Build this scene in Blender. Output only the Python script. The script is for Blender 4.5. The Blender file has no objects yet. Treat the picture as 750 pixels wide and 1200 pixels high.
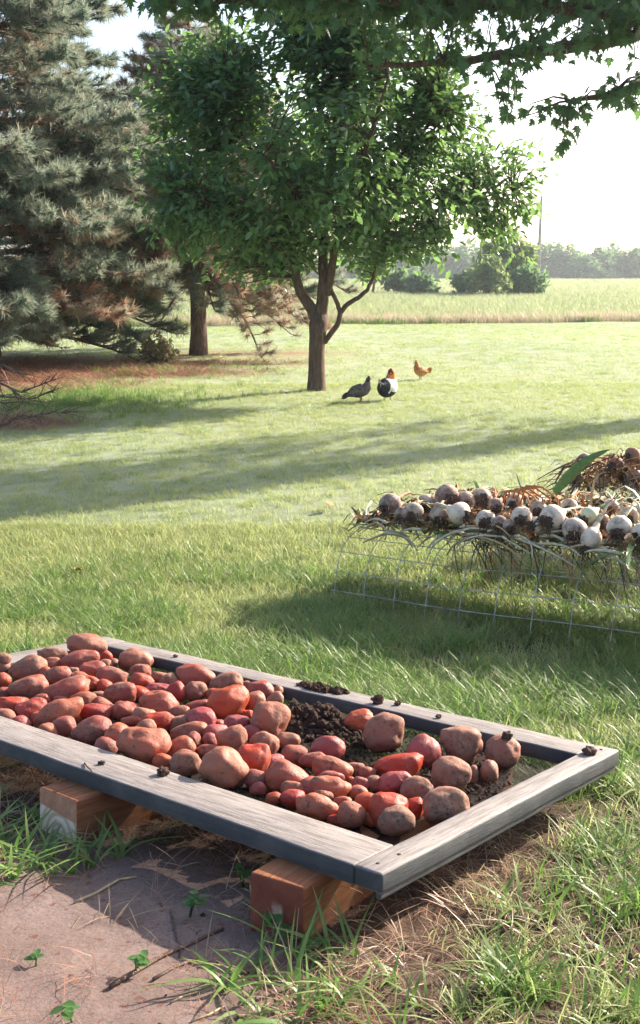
import bpy, bmesh, math, random
import numpy as np
from mathutils import Vector, Matrix, noise as mn
SC = bpy.context.scene
COL = SC.collection
RNG = np.random.default_rng(7)
random.seed(7)

# ------------------------------------------------------------------ camera, sky, sun, exposure
F, CX, CY, HZ, CAMZ = 1250.0, 375.0, 600.0, 318.0, 1.5      # photograph: 750 x 1200
PITCH = math.atan((CY - HZ) / F)
cam = bpy.data.cameras.new('camera')
cam.sensor_fit = 'VERTICAL'; cam.sensor_height = 24.0; cam.lens = F / 1200 * 24
cam.clip_start = 0.05; cam.clip_end = 5000
camo = bpy.data.objects.new('camera', cam); COL.objects.link(camo)
camo.location = (0, 0, CAMZ); camo.rotation_euler = (math.pi / 2 - PITCH, 0, 0)
SC.camera = camo

SUN_AZ, SUN_EL = math.radians(52), math.radians(25)          # azimuth clockwise from +Y
SUN = Vector((math.sin(SUN_AZ) * math.cos(SUN_EL), math.cos(SUN_AZ) * math.cos(SUN_EL), math.sin(SUN_EL)))
W = bpy.data.worlds.new('World'); SC.world = W; W.use_nodes = True
wn = W.node_tree; bg = wn.nodes['Background']
sky = wn.nodes.new('ShaderNodeTexSky'); sky.sky_type = 'NISHITA'; sky.sun_disc = False
sky.sun_elevation = SUN_EL; sky.sun_rotation = SUN_AZ
sky.air_density = 1.0; sky.dust_density = 3.0; sky.ozone_density = 1.0; sky.altitude = 100
wn.links.new(sky.outputs[0], bg.inputs['Color']); bg.inputs['Strength'].default_value = 0.115
sl = bpy.data.lights.new('sun', 'SUN'); sl.energy = 4.7; sl.angle = math.radians(0.6); sl.color = (1.0, 0.905, 0.775)
so = bpy.data.objects.new('sun', sl); COL.objects.link(so)
so.rotation_euler = (-SUN).to_track_quat('-Z', 'Y').to_euler()
SC.view_settings.view_transform = 'Standard'; SC.view_settings.look = 'None'
SC.view_settings.exposure = 1.7; SC.view_settings.gamma = 1.0
SC.render.engine = 'CYCLES'
SC.cycles.use_denoising = True
SC.cycles.max_bounces = 6; SC.cycles.transparent_max_bounces = 12; SC.cycles.volume_bounces = 0
SC.cycles.caustics_reflective = False; SC.cycles.caustics_refractive = False

# ------------------------------------------------------------------ projection helpers (layout only)
_c, _s = math.cos(PITCH), math.sin(PITCH)
def ray(px, py):
    x = (px - CX) / F; u = -(py - CY) / F
    return Vector((x, _c + u * _s, -_s + u * _c))
def at(px, py, y):
    r = ray(px, py); t = y / r.y
    return Vector((r.x * t, y, CAMZ + r.z * t))
def proj(x, y, z):
    z = z - CAMZ
    d = y * _c - z * _s; u = y * _s + z * _c
    return CX + F * x / d, CY - F * u / d
def depth(p): return p[1] * _c - (p[2] - CAMZ) * _s
def Gz(x, y):
    """ground height without the fine lumps (works on arrays)"""
    yy = np.maximum(y, -1.0)
    zp = 0.3935 - 0.0129 * (np.clip(x, -3, 3) - 0.1) - 0.137 * (yy - 1.576)
    return 0.5 * (zp + np.sqrt(zp * zp + 0.0144))
def hitg(px, py):
    r = ray(px, py); a, b = 0.2, 900.0
    for _ in range(60):
        m = (a + b) / 2
        if CAMZ + r.z * m > float(Gz(r.x * m, r.y * m)): a = m
        else: b = m
    return Vector((r.x * a, r.y * a, CAMZ + r.z * a))
def hitplane(px, py, p0, n):
    r = ray(px, py); o = Vector((0, 0, CAMZ))
    return o + r * ((Vector(p0) - o).dot(n) / r.dot(n))
def lin(x, xs, ys): return np.interp(x, xs, ys)

# ------------------------------------------------------------------ object helpers
def link(o, parent=None):
    COL.objects.link(o)
    if parent is not None: o.parent = parent
    return o
def tag(o, label=None, cat=None, group=None, kind=None):
    if label: o['label'] = label
    if cat: o['category'] = cat
    if group: o['group'] = group
    if kind: o['kind'] = kind
    return o
def empty(name, loc=(0, 0, 0), rot=None):
    o = bpy.data.objects.new(name, None); COL.objects.link(o); o.empty_display_size = 0.1
    o.location = loc
    if rot is not None: o.rotation_euler = rot
    return o
class MB:
    """collects verts, faces and material slots for one mesh"""
    def __init__(s): s.v, s.f, s.m, s.att = [], [], [], []
    def add(s, v, f, m=0, a=0.0):
        o = len(s.v); s.v += [tuple(p) for p in v]; s.f += [tuple(i + o for i in q) for q in f]
        s.m += [m] * len(f); s.att += [a] * len(v)
    def tube(s, pts, rad, n=6, m=0, a=0.0, cap=True):
        pts = [Vector(p) for p in pts]
        if not hasattr(rad, '__len__'): rad = [rad] * len(pts)
        vs, fs = [], []
        ref = None
        for i, p in enumerate(pts):
            d = (pts[min(i + 1, len(pts) - 1)] - pts[max(i - 1, 0)])
            if d.length < 1e-9: d = Vector((0, 0, 1))
            d.normalize()
            if ref is None: ref = Vector((1, 0, 0)) if abs(d.x) < .8 else Vector((0, 1, 0))
            x = ref - d * ref.dot(d)
            if x.length < 1e-6: x = d.orthogonal()
            x.normalize(); y = d.cross(x); ref = x
            for k in range(n):
                t = 2 * math.pi * k / n
                vs.append(p + (x * math.cos(t) + y * math.sin(t)) * rad[i])
        for i in range(len(pts) - 1):
            for k in range(n):
                k2 = (k + 1) % n
                fs.append((i * n + k, i * n + k2, (i + 1) * n + k2, (i + 1) * n + k))
        if cap:
            fs.append(tuple(range(n))[::-1]); fs.append(tuple((len(pts) - 1) * n + k for k in range(n)))
        s.add(vs, fs, m, a)
    def build(s, name, mats, parent=None, smooth=True):
        me = bpy.data.meshes.new(name); me.from_pydata(s.v, [], s.f)
        mats = mats if isinstance(mats, (list, tuple)) else [mats]
        for q in mats: me.materials.append(q)
        if len(mats) > 1: me.polygons.foreach_set('material_index', s.m)
        if smooth: me.polygons.foreach_set('use_smooth', [True] * len(s.f))
        if any(s.att):
            at_ = me.attributes.new('tint', 'FLOAT', 'POINT'); at_.data.foreach_set('value', s.att)
        me.update()
        return link(bpy.data.objects.new(name, me), parent)
def np_mesh(name, V, Fc, mats, parent=None, tint=None, smooth=True, do_link=True):
    """V (n,3); Fc (m,k) faces of one size"""
    V = np.asarray(V, np.float32); Fc = np.asarray(Fc, np.int32); k = Fc.shape[1]
    me = bpy.data.meshes.new(name)
    me.vertices.add(len(V)); me.vertices.foreach_set('co', V.ravel())
    me.loops.add(Fc.size); me.loops.foreach_set('vertex_index', Fc.ravel())
    me.polygons.add(len(Fc)); me.polygons.foreach_set('loop_start', np.arange(len(Fc), dtype=np.int32) * k)
    me.polygons.foreach_set('loop_total', np.full(len(Fc), k, np.int32))
    me.polygons.foreach_set('use_smooth', np.full(len(Fc), smooth))
    if tint is not None:
        a = me.attributes.new('tint', 'FLOAT', 'POINT'); a.data.foreach_set('value', np.asarray(tint, np.float32))
    me.update(calc_edges=True); me.validate()
    for q in (mats if isinstance(mats, (list, tuple)) else [mats]): me.materials.append(q)
    o = bpy.data.objects.new(name, me)
    if do_link: link(o, parent)
    return o
def bm_obj(name, bm, mats, parent=None, smooth=False):
    me = bpy.data.meshes.new(name); bm.to_mesh(me); bm.free()
    for q in (mats if isinstance(mats, (list, tuple)) else [mats]): me.materials.append(q)
    if smooth: me.polygons.foreach_set('use_smooth', [True] * len(me.polygons))
    return link(bpy.data.objects.new(name, me), parent)
def board(lo, hi, bevel=0.003, cuts=14, axis=1, wob=0.0012, seed=0):
    """a bevelled, slightly worn plank between two local corners"""
    bm = bmesh.new(); bmesh.ops.create_cube(bm, size=1)
    lo, hi = Vector(lo), Vector(hi); c = (lo + hi) / 2; d = hi - lo
    bmesh.ops.scale(bm, vec=d, verts=bm.verts); bmesh.ops.translate(bm, vec=c, verts=bm.verts)
    ed = [e for e in bm.edges if abs((e.verts[0].co - e.verts[1].co)[axis]) > d[axis] * .9]
    bmesh.ops.subdivide_edges(bm, edges=ed, cuts=cuts, use_grid_fill=True)
    sharp = [e for e in bm.edges if len(e.link_faces) == 2 and e.calc_face_angle() > 1]
    bmesh.ops.bevel(bm, geom=sharp, offset=bevel, segments=2, affect='EDGES', profile=.6)
    for v in bm.verts:
        n = mn.noise_vector(v.co * 9 + Vector((seed * 7.3, 0, 0)))
        v.co += Vector(n) * wob
    return bm

# ------------------------------------------------------------------ materials
def mat(name):
    m = bpy.data.materials.new(name); m.use_nodes = True; nt = m.node_tree
    for n in list(nt.nodes): nt.nodes.remove(n)
    out = nt.nodes.new('ShaderNodeOutputMaterial')
    return m, nt, out
class NT:
    def __init__(s, name):
        s.m, s.nt, s.out = mat(name)
    def n(s, typ, **kw):
        nd = s.nt.nodes.new('ShaderNode' + typ)
        for k, v in kw.items():
            if k.startswith('_'): setattr(nd, k[1:], v); continue
            key = int(k[1:]) if (k[0] == 'i' and k[1:].isdigit()) else k.replace('__', ' ')
            s.put(nd.inputs[key], v)
        return nd
    def put(s, sock, v):
        if isinstance(v, bpy.types.NodeSocket): s.nt.links.new(v, sock)
        elif isinstance(v, bpy.types.Node): s.nt.links.new(v.outputs[0], sock)
        elif isinstance(v, (tuple, list)) and len(v) == 3 and sock.type == 'RGBA': sock.default_value = (*v, 1)
        else: sock.default_value = v
    def coord(s, kind='Object', scale=(1, 1, 1), rot=(0, 0, 0)):
        tc = s.nt.nodes.new('ShaderNodeTexCoord')
        return s.n('Mapping', Vector=tc.outputs[kind], Scale=scale, Rotation=rot).outputs[0]
    def noise(s, vec, scale, detail=4, rough=.6, dist=0.0):
        return s.n('TexNoise', Vector=vec, Scale=scale, Detail=detail, Roughness=rough, Distortion=dist).outputs[0]
    def ramp(s, fac, stops, interp='LINEAR'):
        r = s.nt.nodes.new('ShaderNodeValToRGB'); r.color_ramp.interpolation = interp
        el = r.color_ramp.elements
        while len(el) < len(stops): el.new(.5)
        for e, (p, c) in zip(el, stops):
            e.position = p; e.color = (*c, 1) if len(c) == 3 else c
        s.put(r.inputs[0], fac); return r.outputs[0]
    def mix(s, fac, a, b, mode='MIX'):
        nd = s.nt.nodes.new('ShaderNodeMix'); nd.data_type = 'RGBA'; nd.blend_type = mode
        s.put(nd.inputs[0], fac); s.put(nd.inputs[6], a); s.put(nd.inputs[7], b); return nd.outputs[2]
    def math(s, op, a, b=0.0, clamp=False):
        nd = s.nt.nodes.new('ShaderNodeMath'); nd.operation = op; nd.use_clamp = clamp
        s.put(nd.inputs[0], a); s.put(nd.inputs[1], b); return nd.outputs[0]
    def rng(s, v, a, b, c=0.0, d=1.0):
        return s.n('MapRange', Value=v, From__Min=a, From__Max=b, To__Min=c, To__Max=d).outputs[0]
    def bump(s, h, strength=.4, dist=.01, normal=None):
        b = s.n('Bump', Strength=strength, Distance=dist, Height=h)
        if normal is not None: s.put(b.inputs['Normal'], normal)
        return b.outputs[0]
    def bsdf(s, col, rough=.8, normal=None, spec=.3, **kw):
        p = s.nt.nodes.new('ShaderNodeBsdfPrincipled')
        s.put(p.inputs['Base Color'], col); s.put(p.inputs['Roughness'], rough)
        s.put(p.inputs['Specular IOR Level'], spec)
        if normal is not None: s.put(p.inputs['Normal'], normal)
        for k, v in kw.items(): s.put(p.inputs[k], v)
        return p.outputs[0]
    def leafy(s, col, tcol, amt=.4, rough=.5, spec=.3, normal=None):
        p = s.bsdf(col, rough, normal, spec)
        t = s.n('BsdfTranslucent', Color=tcol).outputs[0]
        return s.n('MixShader', i0=amt, i1=p, i2=t).outputs[0]
    def attr(s, name, out='Fac'):
        return s.n('Attribute', _attribute_name=name).outputs[out]
    def done(s, sh):
        s.nt.links.new(sh, s.out.inputs['Surface']); return s.m

M = {}
def make_materials():
    # ---- ground: soil, lawn, mulch, field carried by vertex masks
    g = NT('ground_soil_and_turf'); co = g.coord('Object')
    n1 = g.noise(co, 2.2, 6, .65); n2 = g.noise(co, 28, 6, .7); n3 = g.noise(co, 150, 4, .7); n4 = g.noise(co, .35, 4, .6)
    soil = g.ramp(n2, [(.3, (.035, .021, .016)), (.5, (.085, .052, .038)), (.72, (.17, .11, .082))])
    packed = g.ramp(n1, [(.3, (.15, .103, .088)), (.5, (.215, .153, .134)), (.75, (.28, .207, .185))])
    packed = g.mix(g.rng(n3, .4, .65, .0, .5), packed, (.085, .055, .046)); packed = g.mix(g.rng(n2, .5, .72, 0, .4), packed, (.25, .185, .165))
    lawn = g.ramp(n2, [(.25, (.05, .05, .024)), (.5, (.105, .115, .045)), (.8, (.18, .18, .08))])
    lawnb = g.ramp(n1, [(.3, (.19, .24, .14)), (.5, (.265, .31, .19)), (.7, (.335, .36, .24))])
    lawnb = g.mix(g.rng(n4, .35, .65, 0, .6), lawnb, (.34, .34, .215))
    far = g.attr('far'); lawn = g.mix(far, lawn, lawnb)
    mul = g.ramp(n2, [(.3, (.13, .055, .035)), (.5, (.26, .12, .075)), (.75, (.36, .2, .14))])
    fld = g.ramp(n4, [(.3, (.21, .23, .10)), (.5, (.28, .28, .135)), (.7, (.34, .31, .18))])
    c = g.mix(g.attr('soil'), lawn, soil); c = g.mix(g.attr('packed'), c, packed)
    c = g.mix(g.attr('mulch'), c, mul); c = g.mix(g.attr('field'), c, fld)
    h = g.math('ADD', g.math('MULTIPLY', n2, .6), g.math('MULTIPLY', n3, .4))
    big = g.noise(co, 4.5, 5, .7, .6)
    c = g.mix(g.math('MULTIPLY', g.attr('packed'), g.rng(big, .38, .74, 0, .75)), c, (.085, .056, .048))
    c = g.mix(g.math('MULTIPLY', g.attr('packed'), g.math('MULTIPLY', g.rng(g.noise(co, 55, 2, .5), .64, .70), .8)), c, (.13, .05, .035))
    bs = g.n('Bump', Distance=.02, Height=h, Strength=g.rng(g.attr('packed'), 0, 1, .7, .28)).outputs[0]
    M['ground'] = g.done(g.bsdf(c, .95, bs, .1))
    # ---- blades of grass
    def grass(key, stops, tr, tip=(.48, .42, .17), amt=.5):
        k = NT(key); oi = k.nt.nodes.new('ShaderNodeObjectInfo')
        base = k.ramp(oi.outputs['Random'], stops)
        c2 = k.mix(k.attr('tint'), base, tip)
        c2 = k.mix(.0, c2, c2)
        t = k.mix(.5, c2, tr)
        M[key] = k.done(k.leafy(c2, t, amt, .45, .35))
    grass('lawn_blades', [(0, (.09, .20, .05)), (.4, (.165, .265, .085)), (.75, (.26, .31, .13)), (1, (.40, .38, .22))], (.46, .58, .22))
    grass('weed_blades', [(0, (.05, .135, .026)), (.5, (.08, .18, .034)), (1, (.14, .23, .05))], (.26, .48, .08), (.38, .36, .15), .4)
    grass('field_blades', [(0, (.16, .21, .085)), (.5, (.23, .26, .12)), (1, (.31, .29, .17))], (.34, .46, .20), (.36, .33, .2))
    grass('pink_blades', [(0, (.26, .25, .13)), (.4, (.34, .27, .17)), (.7, (.38, .27, .19)), (1, (.30, .29, .14))], (.5, .42, .3), (.42, .31, .23))
    grass('straw', [(0, (.20, .12, .07)), (.4, (.30, .20, .12)), (.7, (.15, .08, .05)), (1, (.38, .28, .17))], (.4, .3, .2), (.36, .26, .17), .1)
    grass('mulch_bits', [(0, (.16, .06, .035)), (.5, (.30, .13, .08)), (1, (.40, .24, .16))], (.3, .15, .1), (.35, .2, .13), .05)
    # ---- leaves
    def leaves(key, stops, tr, amt=.4, rough=.35, spec=.5, tint=None):
        k = NT(key); a = k.attr('tint'); base = k.ramp(a, stops)
        M[key] = k.done(k.leafy(base, k.mix(.6, base, tr), amt, rough, spec))
    leaves('fruit_tree_leaf', [(0, (.035, .10, .05)), (.5, (.058, .15, .065)), (1, (.10, .20, .075))], (.34, .56, .14), .42, .30, .6)
    leaves('maple_leaf', [(0, (.03, .085, .032)), (.6, (.05, .115, .042)), (1, (.10, .17, .06))], (.22, .40, .10), .36, .45, .4)
    leaves('conifer_needle', [(0, (.11, .20, .155)), (.4, (.20, .26, .20)), (.65, (.30, .29, .225)), (.84, (.38, .27, .21)), (1, (.44, .20, .12))], (.42, .44, .32), .38, .5, .3)
    leaves('far_leaf', [(0, (.045, .12, .06)), (.5, (.08, .175, .08)), (1, (.16, .25, .12))], (.3, .46, .18), .35, .6, .2)
    leaves('bush_leaf', [(0, (.07, .13, .05)), (.5, (.12, .19, .07)), (1, (.25, .27, .14))], (.4, .52, .16), .35, .6, .2)
    leaves('dry_bush_leaf', [(0, (.15, .11, .07)), (.5, (.22, .19, .11)), (1, (.2, .22, .1))], (.35, .3, .15), .25, .7, .2)
    # ---- bark
    def bark(key, a, b, c, sc=6):
        k = NT(key); co = k.coord('Object', (1, 1, .22))
        n = k.noise(co, sc * 5, 8, .7); n2 = k.noise(co, sc * 14, 4, .7)
        col = k.ramp(n, [(.3, a), (.5, b), (.72, c)])
        M[key] = k.done(k.bsdf(col, .9, k.bump(k.math('ADD', n, k.math('MULTIPLY', n2, .4)), .9, .03), .15))
    bark('fruit_bark', (.055, .036, .028), (.12, .078, .058), (.2, .14, .11))
    bark('conifer_bark', (.06, .04, .033), (.15, .10, .082), (.26, .19, .16))
    bark('dead_wood', (.11, .065, .045), (.2, .13, .1), (.3, .22, .18))
    # ---- weathered frame
    for key, sc in (('weathered_wood_long', (14, 1, 14)), ('weathered_wood_cross', (1, 14, 14))):
        k = NT(key); co = k.coord('Object', sc); cu = k.coord('Object')
        gr = k.noise(co, 9, 9, .72, .4); fine = k.noise(co, 34, 5, .75); bl = k.noise(cu, 7, 5, .65); sp = k.noise(cu, 70, 3, .6)
        col = k.ramp(gr, [(.3, (.072, .058, .053)), (.44, (.165, .14, .13)), (.56, (.255, .222, .205)), (.75, (.35, .31, .285))])
        col = k.mix(k.rng(fine, .45, .75, 0, .55), col, (.2, .175, .17))
        col = k.mix(k.rng(bl, .52, .72, 0, .5), col, (.26, .23, .225))
        col = k.mix(k.rng(sp, .66, .72, 0, .7), col, (.1, .07, .06))
        crk = k.noise(k.coord('Object', tuple(q * (2.2 if q > 1 else .35) for q in sc)), 9, 2, .5, .2)
        crk = k.math('MULTIPLY', k.rng(k.math('ABSOLUTE', k.math('SUBTRACT', crk, .5)), .014, .004), k.rng(k.noise(cu, 5, 2, .5), .5, .56))
        col = k.mix(k.math('MULTIPLY', crk, .85), col, (.03, .024, .022))
        h = k.math('SUBTRACT', k.math('ADD', gr, k.math('MULTIPLY', fine, .7)), k.math('MULTIPLY', crk, 1.5))
        # old dark side paint, with the front face's teal shade painted in
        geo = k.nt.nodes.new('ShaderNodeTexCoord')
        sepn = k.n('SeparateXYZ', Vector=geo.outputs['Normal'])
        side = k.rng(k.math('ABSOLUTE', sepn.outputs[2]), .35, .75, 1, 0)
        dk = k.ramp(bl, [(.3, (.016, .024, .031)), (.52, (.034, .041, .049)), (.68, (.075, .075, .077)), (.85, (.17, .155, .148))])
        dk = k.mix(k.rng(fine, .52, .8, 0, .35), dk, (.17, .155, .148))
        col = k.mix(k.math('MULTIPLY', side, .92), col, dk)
        M[key] = k.done(k.bsdf(col, .62, k.bump(h, .45, .004), .4))
    # ---- cedar timbers
    k = NT('cedar_timber'); co = k.coord('Object', (1.2, 16, 16)); cu = k.coord('Object')
    gr = k.noise(co, 5, 8, .65, .8); bl = k.noise(cu, 9, 4, .6)
    col = k.ramp(gr, [(.3, (.11, .033, .015)), (.5, (.22, .074, .03)), (.7, (.33, .135, .055))])
    col = k.mix(k.rng(bl, .5, .75, 0, .5), col, (.32, .17, .09))
    M['cedar'] = k.done(k.bsdf(col, .65, k.bump(gr, .35, .005), .3))
    k = NT('timber_end_grain'); cu = k.coord('Object')
    cs = k.n('SeparateXYZ', Vector=cu)
    rv = k.n('CombineXYZ', X=0.0, Y=k.math('ADD', cs.outputs[1], k.math('MULTIPLY', k.noise(cu, 12, 3), .012)), Z=k.math('SUBTRACT', cs.outputs[2], .02)).outputs[0]
    wv = k.n('TexWave', Vector=rv, Scale=15.0, Distortion=2.0, Detail=2.0, _wave_type='RINGS', _rings_direction='X').outputs[0]
    up = k.rng(k.math('ADD', cs.outputs[2], k.math('MULTIPLY', cs.outputs[1], -.12)), .062, .066, 0, 1)
    pale = k.ramp(wv, [(.1, (.42, .31, .23)), (.6, (.6, .5, .4))])
    red = k.ramp(k.noise(cu, 26, 5, .7), [(.3, (.26, .11, .065)), (.7, (.44, .25, .16))])
    M['end_pale'] = k.done(k.bsdf(k.mix(up, pale, red), .8, k.bump(wv, .2, .003), .2))
    k = NT('timber_end_red'); cu = k.coord('Object')
    n = k.noise(cu, 18, 5, .7, .5); n2 = k.noise(k.coord('Object', (1, 14, 30)), 3, 3, .6)
    col = k.ramp(n, [(.3, (.12, .032, .02)), (.6, (.2, .06, .035)), (.8, (.27, .1, .06))])
    cs = k.n('SeparateXYZ', Vector=cu)
    bar = k.math('MULTIPLY', k.rng(k.math('ABSOLUTE', k.math('ADD', cs.outputs[1], .002)), .013, .008), k.rng(cs.outputs[2], .075, .06))
    col = k.mix(k.math('MULTIPLY', bar, k.rng(n2, .3, .6, .2, .75)), col, (.42, .33, .26))
    M['end_red'] = k.done(k.bsdf(col, .75, k.bump(n, .3, .004), .2))
    # ---- insect screen: dark woven mesh, open between the threads
    k = NT('wire_screen'); cu = k.coord('Object')
    n = k.noise(cu, 40, 4, .6)
    col = k.ramp(n, [(.3, (.016, .015, .015)), (.6, (.035, .03, .028)), (.8, (.075, .055, .045))])
    tr = k.n('BsdfTransparent').outputs[0]
    M['screen'] = k.done(k.n('MixShader', i0=.76, i1=tr, i2=k.bsdf(col, .95, None, .03)).outputs[0])
    # ---- potatoes: skin colour and dirt share come from each object's own colour
    k = NT('potato_skin'); oi = k.nt.nodes.new('ShaderNodeObjectInfo'); cu = k.coord('Object')
    off = k.n('VectorMath', _operation='SCALE', i0=(31.0, 17.0, 23.0)); k.put(off.inputs['Scale'], oi.outputs['Random'])
    cu = k.n('VectorMath', _operation='ADD', i0=cu, i1=off.outputs[0]).outputs[0]
    n1 = k.noise(cu, 22, 5, .65); n2 = k.noise(cu, 90, 5, .7); n3 = k.noise(cu, 260, 3, .7); n4 = k.noise(cu, 9, 3, .5)
    skin = oi.outputs['Color']
    skin = k.mix(k.rng(n4, .35, .7, 0, .3), skin, (.40, .14, .07))
    skin = k.mix(k.rng(n2, .5, .75, 0, .45), skin, k.mix(.5, skin, (.17, .055, .045)))
    dust = k.ramp(n2, [(.3, (.095, .048, .034)), (.5, (.205, .115, .083)), (.72, (.33, .21, .155))])
    d = k.math('ADD', k.math('MULTIPLY', oi.outputs['Alpha'], 1.5), k.math('SUBTRACT', k.math('MULTIPLY', n1, 3.4), 2.05), True)
    d = k.math('MULTIPLY', d, k.rng(n3, .25, .6, .5, 1.0))
    col = k.mix(d, skin, dust)
    spk = k.math('MULTIPLY', k.rng(k.noise(cu, 120, 2, .5), .60, .68), k.rng(n1, .38, .55))
    col = k.mix(k.math('MULTIPLY', spk, .8), col, (.07, .04, .03))
    pit = k.attr('tint'); col = k.mix(k.math('MULTIPLY', pit, .75), col, (.10, .045, .035))
    rough = k.rng(d, 0, .6, .42, .85)
    h = k.math('ADD', k.math('MULTIPLY', n2, .6), k.math('MULTIPLY', n3, .4))
    M['potato'] = k.done(k.bsdf(col, rough, k.bump(h, .6, .006), .3, **{'Subsurface Weight': .03, 'Subsurface Radius': (.02, .008, .005)}))
    # ---- soil crumbs
    k = NT('crumbly_soil'); cu = k.coord('Object'); oi = k.nt.nodes.new('ShaderNodeObjectInfo')
    n = k.noise(cu, 45, 6, .75)
    col = k.ramp(n, [(.3, (.035, .02, .016)), (.5, (.085, .052, .04)), (.75, (.2, .135, .105))])
    col = k.mix(k.rng(oi.outputs['Random'], .5, 1, 0, .5), col, (.17, .11, .085))
    M['clod'] = k.done(k.bsdf(col, .95, k.bump(n, 1, .012), .1))
    # ---- onions
    k = NT('onion_skin'); oi = k.nt.nodes.new('ShaderNodeObjectInfo'); cu = k.coord('Object')
    off = k.n('VectorMath', _operation='SCALE', i0=(13.0, 27.0, 19.0)); k.put(off.inputs['Scale'], oi.outputs['Random'])
    cv = k.n('VectorMath', _operation='ADD', i0=cu, i1=off.outputs[0]).outputs[0]
    n1 = k.noise(cv, 28, 5, .7); n2 = k.noise(cv, 110, 4, .7)
    zz = k.n('SeparateXYZ', Vector=cu).outputs[2]
    d = k.math('ADD', k.math('MULTIPLY', oi.outputs['Alpha'], 1.3), k.math('SUBTRACT', k.math('MULTIPLY', n1, 3.2), 1.98))
    d = k.math('ADD', d, k.rng(zz, -.012, -.045, 0, .5), True)
    dirt = k.ramp(n2, [(.3, (.06, .035, .027)), (.5, (.16, .10, .08)), (.72, (.30, .21, .17))])
    M['onion'] = k.done(k.bsdf(k.mix(d, oi.outputs['Color'], dirt), k.rng(d, 0, .5, .4, .9), k.bump(n2, .3, .004), .4,
        **{'Subsurface Weight': .1, 'Subsurface Radius': (.02, .018, .012)}))
    def plain(key, col, rough=.7, spec=.3, n=40, var=.35, bmp=.3, metal=0.0, dist=.004):
        k = NT(key); cu = k.coord('Object'); nz = k.noise(cu, n, 5, .65)
        c = k.ramp(nz, [(.3, tuple(q * (1 - var) for q in col)), (.7, tuple(min(1, q * (1 + var)) for q in col))])
        M[key] = k.done(k.bsdf(c, rough, k.bump(nz, bmp, dist), spec, Metallic=metal))
    plain('onion_roots', (.11, .075, .055), .95, .1, 80)
    plain('stalk_green', (.2, .27, .1), .5, .4, 60)
    plain('stalk_pale', (.5, .44, .3), .6, .3, 60)
    plain('stalk_tan', (.42, .3, .17), .8, .2, 60)
    plain('stalk_orange', (.42, .17, .07), .75, .2, 60)
    plain('leaf_green', (.06, .16, .055), .4, .4, 60)
    plain('wire', (.36, .36, .34), .5, .5, 14, .6, .1, .3)
    plain('pole', (.2, .19, .18), .8, .2, 8)
    plain('beak', (.35, .22, .08), .5, .4); plain('comb', (.38, .03, .02), .6, .3)
    plain('hen_leg', (.35, .24, .08), .6, .3)
    def feather(key, a, b, sc=60):
        k = NT(key); cu = k.coord('Object')
        v = k.n('TexVoronoi', Vector=k.coord('Object', (1, .55, 1)), Scale=float(sc)).outputs['Distance']
        n = k.noise(cu, 30, 4, .6)
        M[key] = k.done(k.bsdf(k.mix(k.rng(n, .35, .65), a, b), .7, k.bump(v, .5, .01), .25))
    feather('feather_grey', (.07, .052, .046), (.17, .13, .115)); feather('feather_dark', (.018, .016, .018), (.05, .045, .05))
    feather('feather_black', (.012, .014, .017), (.03, .036, .042)); feather('feather_white', (.62, .55, .48), (.75, .7, .64))
    feather('feather_orange', (.42, .14, .04), (.56, .24, .08)); feather('feather_red', (.15, .035, .02), (.26, .07, .03))
    feather('feather_buff', (.5, .2, .07), (.6, .3, .12))
    k = NT('plant_leaf'); oi = k.nt.nodes.new('ShaderNodeObjectInfo')
    b = k.ramp(oi.outputs['Random'], [(0, (.05, .13, .04)), (1, (.09, .18, .05))])
    M['plant'] = k.done(k.leafy(b, (.2, .36, .08), .35, .5, .3))
make_materials()

# ------------------------------------------------------------------ the ground
def fbm(x, y, sc, octv=3, seed=0):
    """vectorised value noise in 0..1"""
    def h(i, j):
        n = (i * 374761393 + j * 668265263 + seed * 144269) & 0x7fffffff
        n = ((n ^ (n >> 13)) * 1274126177) & 0x7fffffff
        return ((n ^ (n >> 16)) & 0xffff) / 65535.0
    tot, amp, s = 0, .5, sc; nrm = 0
    for _ in range(octv):
        X, Y = x * s, y * s; i, j = np.floor(X).astype(np.int64), np.floor(Y).astype(np.int64)
        fx, fy = X - i, Y - j; fx = fx * fx * (3 - 2 * fx); fy = fy * fy * (3 - 2 * fy)
        v = (h(i, j) * (1 - fx) + h(i + 1, j) * fx) * (1 - fy) + (h(i, j + 1) * (1 - fx) + h(i + 1, j + 1) * fx) * fy
        tot = tot + v * amp; nrm += amp; amp *= .5; s *= 2.1
    return tot / nrm
def sstep(x, a, b):
    t = np.clip((x - a) / (b - a), 0, 1); return t * t * (3 - 2 * t)
def blob(x, y, px, py, rx, ry, soft=.5):
    c = hitg(px, py); d = np.sqrt(((x - c.x) / rx) ** 2 + ((y - c.y) / ry) ** 2)
    return 1 - sstep(d, 1 - soft, 1 + soft)
def soil_mask(x, y):
    """bare and littered earth around the tray"""
    n = fbm(x, y, 3.0, 3, 5) - .5
    edge = 2.15 + .30 * np.clip(x, -2, 2) + n * .9
    edge = np.where(x < -.35, 2.55 + n * .4, edge)
    m = 1 - sstep(y, edge - .25, edge + .35)
    m = np.maximum(m, .75 * blob(x, y, 660, 700, .9, .6) * (n + .5 > .35))
    m = np.maximum(m, .6 * blob(x, y, 500, 780, .8, .5))
    return np.clip(m, 0, 1)
def packed_mask(x, y):
    n = fbm(x, y, 7.0, 4, 9) - .5
    m = np.maximum(blob(x, y, 90, 1130, .34, .34, .35), blob(x, y, 0, 1080, .4, .36, .35))
    m = np.maximum(m, blob(x, y, -150, 1150, .5, .5, .3))
    return np.clip(m + n * 1.0 * (m > .02) * (m < .98), 0, 1)
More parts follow.
